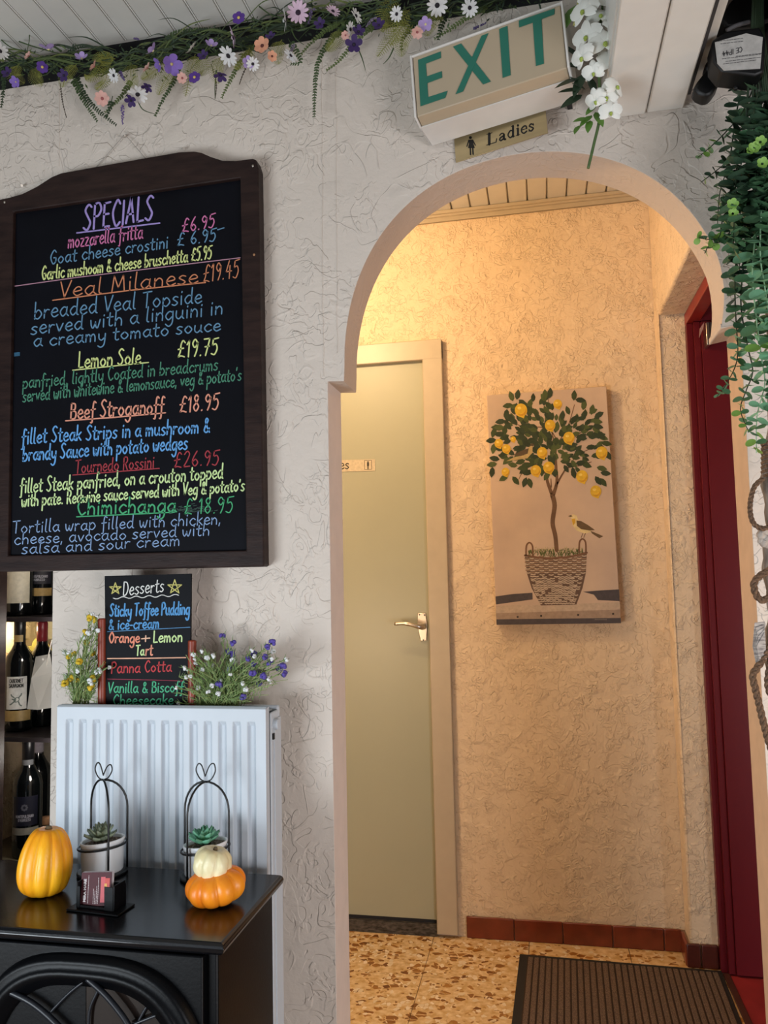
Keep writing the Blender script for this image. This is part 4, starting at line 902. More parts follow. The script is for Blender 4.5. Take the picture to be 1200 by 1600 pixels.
for P in (((.008, .094), (.013, .100), (.014, .104)), ((-.004, .094), (-.010, .098), (-.012, .102)), ((-.004, .083), (-.011, .077), (-.015, .075)), ((.007, .082), (.010, .074), (.014, .071)), ((-.005, .089), (-.009, .090))): ribbon(mb, [(a, b*s_) for a, b in P], .0035, f)
mb.build('label_print', flat((110, 122, 116)), t)
bottle('wine_bottle', 'red capped bottle wrapped in clear plastic on the middle shelf', 66, z2, .285, (134, 36, 46), [(.06, .12, (120, 112, 106), 'label', ac-.8, ac+.8)], YW+.07)
bottle('wine_bottle', 'bottle with large cream vineyard label on the top shelf', 29, z1, .30, (60, 20, 26), [(.035, .150, (196, 190, 170), 'label', ac-.95, ac+.95)])
t, loc, s_ = bottle('wine_bottle', 'bottle with dark label and gold band on the top shelf', 63, z1, .30, (20, 20, 24), [(.085, .150, (32, 32, 42), 'label', ac-.9, ac+.9), (.052, .074, GO, 'band', ac-1, ac+1)], YW+.065)
lbl(t, loc, s_, 'MONTEPULCIANO', .103*s_, .0036, (170, 170, 180), .05, ac); lbl(t, loc, s_, "D'ABRUZZO", .094*s_, .0034, (170, 170, 180), .034, ac)
t, loc, s_ = bottle('wine_bottle', 'bottle with navy label and silver band on the bottom shelf', 47, z3+.001, .295, (22, 22, 26), [(.085, .160, (24, 26, 44), 'label', ac-.9, ac+.9), (.062, .080, (150, 146, 136), 'band', ac-1, ac+1), (.236, .250, (120, 122, 126), 'neck_band', -2.4, 1.6)], YW-.03)
lbl(t, loc, s_, 'MONTEPULCIANO', .106*s_, .0036, (176, 176, 190), .046, ac); lbl(t, loc, s_, "D'ABRUZZO", .097*s_, .0034, (176, 176, 190), .032, ac)
f = cyl(loc, s_, ac); mb = MB()
for k in range(8): disc(mb, .006*math.cos(k*PI/4), .132*s_+.006*math.sin(k*PI/4), .003, .003, f, 6)
mb.build('label_print', flat((92, 92, 104)), t)
bottle('wine_bottle', 'bottle with pale capsule half hidden at the back of the bottom shelf', 62, z3+.001, .295, (168, 160, 170), [], YW+.075)
# clear plastic wrap leaning over the second bottle
M_film = mat('clear_plastic_film', rgb(214, 214, 210), .18, trans=0, var=.02); M_film.node_tree.nodes['Principled BSDF'].inputs['Alpha'].default_value = .42
cf_ = MB(); q = [onY(*p, YW-.042-.006*k) for k, p in enumerate(((56, 1026), (78, 1022), (82, 1050), (80, 1106), (60, 1109), (42, 1108), (49, 1060)))]
cf_.prism(q, (0, .0012, 0)); 
tf = empty('plastic_wrap', onY(60, 1108, YW-.05), 'creased clear plastic sheet wrapped over the red capped bottle', 'plastic wrap'); cf_.build('sheet', M_film, tf)
MB().tube([onY(81, 1000, YW-.055), onY(70, 1050, YW-.057), onY(58, 1108, YW-.06)], .0012, 5).build('fold', flat((210, 206, 200), .4), tf)
# yellow foliage with fairy light glow behind the bottles, odds and ends lower down
yl = empty('yellow_leaf_decoration', onY(40, 1020, 2.1), 'yellow-green artificial leaves at the back of the middle shelf', 'decoration'); yl.location.z = z2
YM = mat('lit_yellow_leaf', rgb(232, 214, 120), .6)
for k in range(34):
    p = onY(random.uniform(-4, 84), random.uniform(998, 1040), 2.09+random.uniform(-.03, .03)); a = random.uniform(0, 6)
    m = MB(); R3 = Matrix.Rotation(a, 4, 'Y')@Matrix.Rotation(random.uniform(-.6, .6), 4, 'X')
    m.add([p+(R3@Vector(v)) for v in ((-.016, 0, 0), (-.006, -.002, .008), (.006, -.002, .007), (.018, 0, 0), (.006, .002, -.007), (-.006, .002, -.008))], [(0, 1, 2, 3, 4, 5)]); m.build('leaf', YM, yl)
MB().tube([onY(-10, 1035, 2.11), onY(30, 1020, 2.11), onY(84, 1030, 2.11)], .003, 5).build('twig', M_browns, yl)
bulb('cabinet_fairy_light', onY(30, 985, 2.00), .6, (1, .86, .5), .01)
for zz in (z1-.03, z2-.03, z1+.24): bulb('cabinet_fill', (-1.20, 1.80, zz), .9, (1, .93, .85), .03)  # unseen fill bulbs added to brighten the bottles and labels
o = MB().box(-1.40, -1.335, 1.82, 1.9, z3-.075-.03, z3-.04).build('teal_box', flat((26, 92, 100), .6)); tag(o, 'small teal box on the cabinet floor behind the yellow gourd', 'box')
MB().box(-1.88, -1.10, 1.78, 2.14, z3-.117, z3-.105).build('shelf', flat((96, 88, 74), .5), ws)
t = empty('corked_jar', (onY(74, 1300, 1.97).x, 1.97, z3), 'small glass jar with cork stopper behind the bottom shelf bottle', 'jar')
MB().lathe([(.016, 0), (.018, .004), (.018, .05), (.013, .06)], t.location, 16).build('glass', flat((70, 66, 60), .15), t, smooth=True)
MB().lathe([(.013, .058), (.015, .062), (.015, .078), (.0001, .0785)], t.location, 14).build('cork', M_cork, t, smooth=True)

# ================================================================== EXIT SIGN
def rotm(y, p, r): return Matrix.Rotation(y, 3, 'Z')@Matrix.Rotation(p, 3, 'X')@Matrix.Rotation(r, 3, 'Y')
RE = rotm(-.208, -.03, .0)@Matrix.Rotation(-.06, 3, 'Y')
ec = Vector((-.050, 1.608, 2.166)); we, he, de = .317, .148, .097
E3 = lambda a, b, c: ec+RE@Vector((a, b, c))
ex = empty('exit_sign', ec, 'boxy cream exit sign with green letters hung above the arch', 'sign')
sec = [(-de+.003, he-.004), (-de+.003, .010), (-de+.030, .003), (0, .003), (0, he-.004)]
m = MB(); m.prism([E3(-we/2+.004, b, c) for b, c in sec], RE@Vector((we-.008, 0, 0))); m.build('diffuser', M_exit, ex, bevel=.002)
bt = MB()
bt.prism([E3(-we/2, b, c) for b, c in ((-de+.028, 0), (.002, 0), (.002, .0028), (-de+.028, .0028))], RE@Vector((we, 0, 0)))
bt.build('bottom_tray', M_tray, ex)
m = MB(); m.prism([E3(-we/2, b, c) for b, c in ((-de, he-.004), (.002, he-.004), (.002, he), (-de, he))], RE@Vector((we, 0, 0))); m.build('top_rail', M_tray, ex, bevel=.001)
for s_ in (-1, 1):
    m = MB(); x = -we/2-.001 if s_ < 0 else we/2-.003
    m.prism([E3(x, b, c) for b, c in ((-de-.001, he), (-de-.001, .008), (-de+.028, 0), (.002, 0), (.002, he))], RE@Vector((.004, 0, 0))); m.build('end_frame', M_tray, ex, bevel=.0008)
m = MB(); m.prism([E3(we/2-.03, 0, .03), E3(we/2-.03, 0, .12), E3(we/2-.03, .085, .12), E3(we/2-.03, .085, .03)], RE@Vector((.01, 0, 0))); m.build('wall_bracket', M_ink, ex)
nE = RE@Vector((0, 1, 0)); pE = E3(0, -de+.0022, .07)
ef = lambda x, y: onP(620+x/4, y/4, pE, nE)
for ch, polys in (('E', [[(133, 375), (275, 322), (277, 362), (182, 398), (188, 478), (282, 445), (284, 485), (191, 520), (197, 607), (318, 568), (303, 612), (148, 665)]]),
                  ('X', [[(352, 292), (402, 272), (588, 510), (540, 528)], [(530, 225), (573, 208), (415, 572), (368, 590)]]), ('I', [[(640, 182), (692, 162), (712, 470), (662, 487)]]),
                  ('T', [[(763, 130), (987, 53), (985, 90), (905, 120), (920, 398), (870, 413), (850, 142), (765, 172)]])):
    m = MB()
    for k, P in enumerate(polys): m.prism([ef(*q)-nE*.00025*k for q in P], nE*-.0006)
    o = m.build('letter', M_green, ex, tri=True); o['label'] = 'green letter '+ch
# ladies plaque hanging below
RL = rotm(-.248, -.035, 0)@Matrix.Rotation(-.063, 3, 'Y'); lc = Vector((-.056, 1.62, 2.146))
ld = empty('ladies_sign', lc, 'small brass plaque reading Ladies with a woman pictogram under the exit sign', 'sign')
L3 = lambda a, b, c: lc+RL@Vector((a, b, c))
m = MB(); m.prism([L3(-.101, 0, -.0275), L3(.101, 0, -.0275), L3(.101, 0, .0275), L3(-.101, 0, .0275)], RL@Vector((0, .002, 0))); m.build('plaque', M_brass, ld, bevel=.0004)
m = MB(); m.prism([L3(.05, .002, .02), L3(.07, .002, .02), L3(.07, .03, .04), L3(.05, .03, .04)], RL@Vector((0, 0, .002))); m.build('hanger', M_tray, ld)
nL = RL@Vector((0, 1, 0)); pL = L3(0, -.0004, 0); lf = lambda x, y: onP(620+x/4, y/4, pL, nL)
m = MB()
def serif(text, a, b, xh):
    SG = {'L': (1.25, [(((.3, 1.5), (.3, .05)), .30), (((.02, .05), (1.0, .05)), .09), (((1.02, .05), (1.08, .5)), .11), (((.02, 1.5), (.6, 1.5)), .08)]),
          'a': (.88, [(((.15, .8), (.35, .98), (.58, .85), (.6, .5)), .13), (((.6, .75), (.6, .15), (.75, .04)), .24), (((.58, .6), (.25, .45), (.15, .2), (.3, .05), (.58, .2)), .17)]),
          'd': (.95, [(((.68, 1.5), (.68, .05)), .24), (((.62, .85), (.4, .98), (.15, .5), (.38, .03), (.62, .18)), .16), (((.5, 1.5), (.68, 1.5)), .08), (((.68, .05), (.88, .05)), .09)]),
          'i': (.5, [(((.25, .95), (.25, .05)), .24), (((.06, .97), (.25, .97)), .08), (((.05, .04), (.46, .04)), .08), (((.25, 1.32), (.25, 1.38)), .26)]),
          'e': (.82, [(((.15, .55), (.65, .55)), .09), (((.66, .56), (.6, .9), (.4, .98), (.15, .75), (.15, .3), (.4, .03), (.68, .2)), .17)]),
          's': (.7, [(((.55, .78), (.32, .98), (.14, .75), (.36, .52), (.55, .28), (.32, .02), (.1, .25)), .17), (((.56, .65), (.56, .97)), .07), (((.1, .02), (.1, .35)), .07)])}
    tot = sum(SG[c][0] for c in text); x = 0
    for c in text:
        wd, ss = SG[c]
        for P, wt in ss:
            Q = spline([(*p, 0) for p in P], 5) if len(P) > 2 else [Vector((*p, 0)) for p in P]
            ribbon(m, [(a[0]+(b[0]-a[0])*(x+p.x)/tot, a[1]+(b[1]-a[1])*(x+p.x)/tot-p.y*xh) for p in Q], wt*xh*1.2, lf)
        x += wd
serif('Ladies', (560, 910), (862, 812), 46)
m.build('lettering', M_ink, ld)
m = MB(); disc(m, 460, 860, 9.5, 9.5, lf, 12)
m.poly([lf(*q) for q in ((449, 873), (473, 872), (480, 900), (488, 925), (445, 926), (451, 898))])
for P, wt in (([(450, 876), (438, 915)], 7), ([(474, 875), (491, 908)], 7), ([(459, 924), (461, 966)], 9), ([(474, 923), (477, 964)], 9)): ribbon(m, P, wt, lf)
m.build('pictogram', M_ink, ld, tri=True)

# ================================================================== PLANT HELPERS
def leaf_mesh(name, L_, W, m, cup=.15, n=5, tipp=1.0):
    mb = MB(); vs = []
    for i in range(n+1):
        u = i/n; wd = W/2*math.sin(PI*u**(.75 if tipp == 1 else .9))**.8 if 0 < u < 1 else .0
        vs += [(-wd, u*L_, cup*wd*1.3-cup*L_*u*u*.8), (0, u*L_, -cup*L_*u*u*.8), (wd, u*L_, cup*wd*1.3-cup*L_*u*u*.8)]
    f = []
    for i in range(n): f += [(i*3, i*3+1, i*3+4, i*3+3), (i*3+1, i*3+2, i*3+5, i*3+4)]
    mb.add(vs, f); return meshdata(mb, name, m)
def aim(d, up=(0, 0, 1), roll=0):
    """rotation taking local +Y to d with local +Z near up"""
    y = Vector(d).normalized(); z = Vector(up)-y*Vector(up).dot(y)
    if z.length < 1e-4: z = y.orthogonal()
    z.normalize(); x = y.cross(z); return Matrix((x, y, z)).transposed().to_4x4()@Matrix.Rotation(roll, 4, 'Y')

# ================================================================== GARLAND
rg_ = random.Random(21)
gd = empty('flower_garland', (-.55, 1.6, 2.40), 'long artificial meadow flower garland with ferns along the top of the wall', 'garland')
GC = [(66, 84, 48), (86, 104, 56), (46, 64, 44), (108, 120, 64), (140, 146, 72)]
gp_ = [(-60, 108), (0, 102), (60, 100), (120, 100), (190, 102), (250, 88), (310, 74), (370, 64), (430, 44), (500, 30), (560, 24), (640, 22), (720, 14), (800, -6), (880, -30)]
gpath = spline([onY(x, y, 1.60) for x, y in gp_], 8)
MB().tube(gpath, .004, 6).build('main_vine', M_darkstem, gd, smooth=True)
for k in range(7):
    P = [p+Vector((0, rg_.uniform(-.03, .02), rg_.uniform(-.022, .022))) for p in gpath[::4]]
    MB().tube(spline(P, 4), .0016, 5).build('vine', flat(GC[k % 3]), gd, smooth=True)
# leafy blades swept along the vine
for k in range(130):
    i = rg_.randrange(4, len(gpath)-6); p = gpath[i]+Vector((0, rg_.uniform(-.035, .01), rg_.uniform(-.022, .022))); d = (gpath[i+2]-gpath[i-2]).normalized()*(1 if rg_.random() < .5 else -1)
    e = p+d*rg_.uniform(.05, .12)+Vector((0, rg_.uniform(-.03, .02), rg_.uniform(-.035, .02)))
    mid = p.lerp(e, .5)+Vector((0, -.006, .010)); Q = spline([p, mid, e], 5); n = len(Q); w_ = rg_.uniform(.0016, .0042); mb = MB()
    up = Vector((0, .3, 1)).normalized()
    vs = []
    for j, q in enumerate(Q): ww = w_*(1-(j/(n-1))**2.2)+.0002; vs += [q-up*ww, q+up*ww]
    mb.add(vs, [(2*j, 2*j+1, 2*j+3, 2*j+2) for j in range(n-1)]); mb.build('blade', flat(GC[rg_.choice((0, 1, 2, 2, 3))]), gd)
# feathery foliage filling the body of the garland
lmf = MB()
for k in range(1000):
    p = rg_.choice(gpath)+Vector((rg_.uniform(-.02, .02), rg_.uniform(-.035, .012), rg_.gauss(-.004, .017))); d = Vector((rg_.uniform(-1, 1), rg_.uniform(-.6, .3), rg_.uniform(-1, .5))).normalized()
    s_ = d.cross(Vector((0, 1, 0))); s_ = s_.normalized()*rg_.uniform(.0012, .0028); l = rg_.uniform(.006, .018)
    lmf.add([p-s_*.2, p+d*l*.5-s_, p+d*l, p+d*l*.5+s_], [(0, 1, 2, 3)]); lmf.m[-1] = rg_.choice((0, 1, 1, 2))
o = lmf.build('leaf_filling', [flat(GC[0]), flat(GC[2]), flat(GC[1])], gd); o['kind'] = 'stuff'
# hanging sprigs of paired leaflets
def sprig(P, col, ll=.010, wd=.0045, gap=.0065, Y0=1.60, Y1=1.61, name='sprig', rad=.0009, par=gd, taper=.6):
    n = len(P); Q = spline([onY(x, y, Y0+(Y1-Y0)*i/(n-1)) for i, (x, y) in enumerate(P)], 8); L_ = sum((Q[i+1]-Q[i]).length for i in range(len(Q)-1))
    mb = MB(); mb.tube(Q, rad, 4); acc = 0; nxt = gap*2; side = 1
    for i in range(len(Q)-1):
        seg = (Q[i+1]-Q[i]); 
        while acc+seg.length > nxt:
            p = Q[i]+seg*((nxt-acc)/max(seg.length, 1e-6)); u = nxt/L_; d = seg.normalized(); s0 = d.cross(Vector((0, 1, 0))).normalized()
            for sd in (1, -1):
                dd = (s0*sd+d*.75+Vector((0, rg_.uniform(-.5, .2), 0))).normalized(); l = ll*(1-taper*u)*rg_.uniform(.85, 1.1); ww = wd*(1-taper*u)/2; w3 = dd.cross(Vector((0, 1, .2))).normalized()*ww
                mb.add([p, p+dd*l*.3-w3, p+dd*l*.7-w3, p+dd*l, p+dd*l*.7+w3, p+dd*l*.3+w3], [(0, 1, 2, 3, 4, 5)])
            nxt += gap
        acc += seg.length
    return mb.build(name, flat(col), par)
D1, D2, D3 = (44, 62, 34), (62, 82, 42), (96, 112, 62)
for P, c in (([(112, 118), (130, 155), (152, 190)], D2), ([(115, 115), (140, 160), (182, 196)], D1), ([(94, 130), (98, 160), (104, 184)], (72, 58, 44)), ([(176, 150), (170, 175), (165, 183)], D1), ([(285, 90), (270, 130), (255, 155), (242, 182)], D2), ([(400, 65), (378, 95), (360, 125), (347, 152)], D3),
             ([(560, 25), (520, 60), (498, 95), (492, 140), (491, 182)], D2), ([(550, 22), (500, 55), (470, 85)], D3), ([(0, 95), (6, 130), (2, 168)], D1), ([(250, 85), (270, 55), (320, 47), (358, 52)], D2), ([(400, 60), (420, 40), (450, 34)], D1), ([(390, 95), (380, 115), (374, 132)], (72, 58, 44)),
             ([(600, 30), (560, 60), (530, 95), (510, 110)], D3), ([(700, 20), (690, 40), (685, 62)], D1), ([(770, 5), (735, 25), (700, 48), (680, 60)], D3), ([(330, 100), (338, 130), (336, 154)], (72, 58, 44)), ([(660, 20), (630, 60), (628, 80)], D2), ([(60, 60), (48, 40), (38, 25)], (84, 78, 64)), ([(100, 88), (115, 78), (130, 72)], D1), ([(210, 120), (190, 150), (165, 175)], D3), ([(450, 60), (470, 95), (455, 100)], D2), ([(285, 60), (300, 50), (345, 45)], D1)):
    sprig(P, c, .0125 if c != (72, 58, 44) else .005, .0062 if c != (72, 58, 44) else .0022, .0062)
# yellow-green fern fronds
def fern(P, par=gd, col=(150, 152, 68), s_=1.0):
    n = len(P); Q = spline([onY(x, y, 1.585-.012*i) for i, (x, y) in enumerate(P)], 10); N = len(Q); mb = MB(); mb.tube(Q, .0007, 4)
    for i in range(2, N):
        u = i/(N-1); d = (Q[i]-Q[i-1]).normalized(); s0 = d.cross(Vector((0, 1, 0))).normalized(); l = .020*s_*math.sin(PI*min(1, .25+.75*u))**.8+.002
        for sd in (1, -1):
            dd = (s0*sd+d*.55).normalized()
            for j in range(4):
                q = Q[i]+dd*l*(j+.4)/4; e = (dd+d*.8).normalized()*l*.26*(1-j*.15); e2 = (dd-d*.5).normalized()*l*.24*(1-j*.15); w3 = d*.0008
                mb.add([q-w3, q+w3, q+e], [(0, 1, 2)]); mb.add([q-w3, q+w3, q+e2], [(0, 1, 2)])
            mb.add([Q[i], Q[i]+dd*l*.5+d*.0008, Q[i]+dd*l, Q[i]+dd*l*.5-d*.0008], [(0, 1, 2, 3)])
    mb.build('fern_frond', flat(col), par)
for P in ([(30, 100), (22, 118), (38, 130)], [(60, 102), (55, 120), (66, 133)], [(160, 95), (148, 118), (133, 122)], [(168, 100), (165, 125), (150, 140)], [(262, 92), (240, 112), (222, 124)], [(275, 105), (258, 125), (248, 148)], [(305, 85), (298, 110), (290, 150)], [(312, 85), (318, 108), (312, 118)],
          [(640, 15), (610, 40), (592, 36)], [(640, 30), (612, 60), (590, 88)], [(632, 10), (626, 45), (610, 70)], [(645, 40), (628, 65), (628, 88)], [(180, 92), (160, 92), (150, 96)], [(120, 100), (104, 118), (98, 136)], [(345, 88), (338, 108), (342, 130)], [(390, 75), (382, 95), (368, 108)], [(440, 62), (432, 82), (436, 100)], [(530, 45), (524, 66), (512, 80)], [(205, 98), (204, 120), (214, 134)], [(690, 18), (672, 36), (668, 56)], [(620, -6), (600, 20), (598, 50)]): fern(P)
# flowers
def petal_flower(n, L_, W, pc, cc, cr, cup=.15, name='flower'):
    mb = MB()
    for k in range(n):
        R3 = Matrix.Rotation(2*PI*k/n+rg_.uniform(-.08, .08), 4, 'Z')@Matrix.Rotation(cup+rg_.uniform(-.1, .1), 4, 'X'); vs = []
        for u, v in ((.05, .15), (.35, .85), (.7, 1), (.9, .75), (1, .25)):
            vs += [R3@Vector((-W/2*v, u*L_, .0)), R3@Vector((W/2*v, u*L_, 0))]
        mb.add(vs, [(2*i, 2*i+1, 2*i+3, 2*i+2) for i in range(4)])
    pm = meshdata(mb, name, flat(pc, .7), False); cm = meshdata(MB().ball((0, 0, .001), cr, 8, 4, (1, 1, .6)), 'flower_centre', flat(cc, .8)); return pm, cm
FT = {'wd': petal_flower(12, .019, .0062, (226, 224, 222), (34, 26, 34), .0045), 'pd': petal_flower(13, .020, .0062, (216, 186, 206), (40, 20, 40), .005), 'pk': petal_flower(8, .014, .0085, (222, 172, 160), (160, 90, 90), .003, .35),
      'pe': petal_flower(6, .014, .0105, (222, 158, 126), (90, 44, 40), .003, .3), 'pu': petal_flower(6, .0125, .0105, (88, 52, 142), (226, 200, 110), .003, .05), 'vi': petal_flower(5, .020, .015, (132, 104, 184), (200, 180, 120), .003, .5), 'pv': petal_flower(5, .018, .013, (176, 152, 206), (220, 210, 150), .003, .55), 'dp': petal_flower(5, .0105, .007, (58, 34, 92), (40, 30, 50), .002, .4)}
def flower(par, kind, px, py, d, Y=1.565, sc=1.0):
    pm, cm = FT[kind]; p = onY(px, py, Y); R3 = Vector(d).to_track_quat('Z', 'Y').to_matrix().to_4x4()
    o = inst(pm, 'flower', par, p, R3, sc); o['label'] = {'wd': 'white daisy', 'pd': 'pale pink daisy with dark centre', 'pk': 'pink blossom', 'pe': 'peach blossom', 'pu': 'purple flower with yellow centre', 'vi': 'violet bloom', 'pv': 'pale violet bloom', 'dp': 'dark purple floret'}[kind]
    c = bpy.data.objects.new('flower_centre', cm); COL.objects.link(c); c.parent = o
for k, x, y, d, s_ in (('wd', 215, 147, (.3, -.3, -1), 1), ('wd', 447, 30, (-1, -.35, -.1), 1.15), ('pd', 466, 20, (.1, -1, -.2), 1.05), ('wd', 300, 76, (-.5, -.5, .5), .8), ('wd', 357, 87, (-.2, -.5, -.7), 1.0), ('wd', 556, 25, (.9, -.4, .1), .75), ('wd', 547, 46, (.8, -.3, -.3), .7), ('wd', 455, 86, (-.5, -.2, -.7), .75),
                       ('pk', 160, 154, (.2, -.8, -.5), 1.05), ('pk', 148, 104, (-.6, -.5, .4), .9), ('pk', 231, 107, (-.4, -.6, .3), .85), ('pe', 410, 72, (-.1, -1, -.1), 1.15), ('pd', 366, 58, (-.8, -.3, -.2), .95), ('pu', 373, 28, (0, -1, 0), 1), ('pu', 304, 121, (0, -1, .05), .95), ('pu', 66, 105, (.6, -.7, -.2), .9),
                       ('dp', 345, 117, (0, -.1, -1), 1.3), ('vi', 268, 100, (.5, -.5, -.6), 1.05), ('pv', 240, 80, (-.5, -.5, .5), .9), ('vi', 250, 100, (-.5, -.4, -.4), .7), ('pv', 76, 78, (.1, -.5, .8), 1.1), ('dp', 205, 157, (0, -.6, -.8), 1.2), ('dp', 230, 135, (0, -.3, -1), 1.1), ('dp', 318, 88, (0, -1, 0), 1.1), ('dp', 423, 58, (0, -1, .2), 1),
                       ('dp', 553, 70, (.2, -.8, -.3), 1.6), ('dp', 560, 50, (.4, -.8, 0), 1.2), ('dp', 592, 40, (0, -1, 0), 1.2), ('wd', 683, 8, (.2, -.5, -.8), 1.0), ('pk', 652, 50, (0, -.5, -.8), .8), ('wd', 734, 12, (0, -.6, -.7), .8), ('pe', 18, 152, (0, -1, 0), .01), ('wd', 0, 80, (1, -.5, 0), .9), ('pv', 388, 98, (.3, -.8, -.4), .7), ('pk', 540, 55, (0, -.6, -.6), .6), ('dp', 12, 115, (0, -1, 0), 1.2), ('pv', 128, 92, (.2, -.8, .4), .8), ('wd', 178, 118, (-.3, -.7, -.5), .7), ('pk', 285, 122, (.1, -.8, -.5), .75), ('pv', 330, 72, (.4, -.7, .4), .75), ('wd', 395, 100, (.3, -.7, -.6), .65), ('pe', 425, 88, (.4, -.7, -.4), .7), ('dp', 500, 38, (0, -1, -.2), 1.1), ('pd', 520, 18, (.5, -.7, .3), .7), ('wd', 620, 22, (-.3, -.8, -.4), .7), ('pv', 665, 38, (0, -.8, -.5), .8), ('dp', 100, 118, (0, -.8, -.5), 1.2), ('pk', 45, 88, (-.3, -.8, .2), .7), ('vi', 25, 128, (0, -.8, -.5), .6)):
    if s_ > .1: flower(gd, k, x, y, d, 1.55, s_*1.2)
def spike(px, py, dx, dy, col):
    mb = MB()
    for i in range(26):
        u = i/26; p = onY(px+dx*u+rg_.uniform(-3, 3)*(1-u*.6), py+dy*u, 1.56+rg_.uniform(-.005, .005)); mb.ball(p, .0024*(1-u*.4), 5, 3)
    o = mb.build('lavender_spike', flat(col), gd)
for a in ((192, 165, 0, 30, (112, 92, 148)), (188, 112, 6, 14, (104, 88, 140)), (488, 14, -6, 24, (98, 84, 120)), (740, 45, 20, -10, (90, 76, 118)), (585, 28, -14, 14, (130, 120, 140)), (458, 70, -6, 20, (120, 110, 124)), (212, 60, 4, 2, (100, 84, 130))): spike(*a)
# loose grassy stems
for P in ([(30, 65), (60, 75), (110, 88), (150, 92)], [(45, 30), (46, 60), (42, 82)], [(0, 60), (20, 75), (60, 82)], [(405, 10), (425, 24), (448, 28)], [(465, 48), (490, 40), (505, 25)], [(212, 148), (222, 170), (242, 178)], [(455, 45), (462, 60), (475, 70)], [(555, 65), (566, 92), (571, 110)], [(338, 110), (336, 135), (336, 155)], [(615, 75), (608, 90), (599, 100)], [(595, 12), (620, 2), (650, -10)], [(560, 8), (580, 6), (600, 1)]):
    Q = spline([onY(*p, 1.57) for p in P], 6); MB().tube(Q, [.0018*(1-.7*i/(len(Q)-1)) for i in range(len(Q))], 5).build('stem', flat(D2), gd, smooth=True)

# ================================================================== WHITE ORCHID SPRAY
ro_ = random.Random(9)
oc = empty('white_orchid_spray', onY(945, -10, 1.50), 'drooping spray of white artificial orchids with dark leaves beside the exit sign', 'flowers')
Q = spline([onY(x, y, Y) for x, y, Y in ((950, -40, 1.56), (940, 20, 1.52), (935, 90, 1.50), (938, 160, 1.50), (936, 190, 1.50), (928, 225, 1.50), (919, 263, 1.50))], 6)
MB().tube(Q, [.0028]*len(Q), 8).build('stem', flat((84, 110, 62)), oc, smooth=True)
def orchid(px, py, d, s_, Y=1.47):
    p = onY(px, py, Y); R3 = Vector(d).to_track_quat('Z', 'Y').to_matrix().to_4x4(); mb = MB()
    for a, L_, W in ((90, .020, .015), (210, .020, .014), (330, .020, .014), (15, .021, .023), (165, .021, .023)):
        Rz = Matrix.Rotation(math.radians(a-90), 4, 'Z')@Matrix.Rotation(ro_.uniform(.05, .4), 4, 'X'); vs = []; N = 6
        for i in range(N+1):
            u = i/N; wd = W/2*(math.sin(PI*(u*.86+.1))**.6); z = -.004*u*u*2
            vs += [Rz@Vector((-wd, u*L_, z-.002)), Rz@Vector((0, u*L_, z+.001)), Rz@Vector((wd, u*L_, z-.002))]
        mb.add(vs, [q for i in range(N) for q in ((i*3, i*3+1, i*3+4, i*3+3), (i*3+1, i*3+2, i*3+5, i*3+4))])
    me_ = meshdata(mb, 'orchid_bloom', M_orch); o = inst(me_, 'orchid_bloom', oc, p, R3, s_*1.25)
    c = MB(); c.ball((0, -.004, .003), .0032, 8, 5, (1, 1, .8)); c.ball((0, -.007, .004), .0022, 6, 4); cm = meshdata(c, 'bloom_throat', flat((170, 190, 84))); co = bpy.data.objects.new('bloom_throat', cm); COL.objects.link(co); co.parent = o
M_orch = mat('orchid_petal', rgb(240, 240, 232), .6, var=.02)
for x, y, d, s_ in ((911, 16, (-.5, -.8, 0), 1.1), (938, 24, (.1, -1, .2), 1.0), (964, 44, (.8, -.6, .3), 1.15), (916, 56, (-.5, -.8, -.1), 1.1), (945, 66, (.1, -1, 0), 1.15), (909, 88, (-.7, -.6, -.3), .95), (955, 96, (.5, -.8, -.1), 1.05), (927, 112, (-.3, -.8, -.5), .8), (963, 134, (.7, -.7, 0), .85), (947, 150, (.1, -.9, -.3), .95), (930, 156, (-.5, -.6, -.6), .8), (954, 174, (.2, -.9, -.3), .8), (928, -4, (0, -1, .1), 1.1)): orchid(x, y, d, s_, 1.47+ro_.uniform(-.015, .02))
lm_ = leaf_mesh('leaf', 1, .36, flat((40, 60, 40), .45), .12); lm2 = leaf_mesh('leaf', 1, .42, flat((96, 140, 56), .5), .12)
for x0, y0, x1, y1, m_ in ((905, 90, 877, 66, lm_), (900, 106, 861, 87, lm_), (905, 108, 885, 95, lm_), (906, 122, 866, 134, lm_), (908, 140, 872, 141, lm_), (910, 148, 875, 166, lm_), (905, 130, 890, 118, lm_), (915, 140, 895, 128, lm_), (912, 115, 895, 150, lm_), (920, 120, 932, 148, lm_), (922, 30, 930, 52, lm_), (900, 8, 878, 46, lm2), (920, 20, 924, 44, lm2), (940, 2, 915, 8, lm2), (930, 165, 915, 178, lm2), (925, 180, 905, 196, lm2), (920, 185, 895, 188, lm2), (922, 188, 918, 206, lm2), (905, 196, 897, 208, lm2), (930, 175, 943, 196, lm2)):
    a, b = onY(x0, y0, 1.505), onY(x1, y1, 1.49); d = b-a
    o = inst(m_, 'leaf', oc, a, aim(d, (ro_.uniform(-.4, .4), -1, .6)), d.length)
MB().tube(spline([onY(905, -10, 1.5), onY(902, 20, 1.49), onY(897, 40, 1.49)], 6), .003, 6).build('stem', flat((190, 186, 110)), oc, smooth=True)

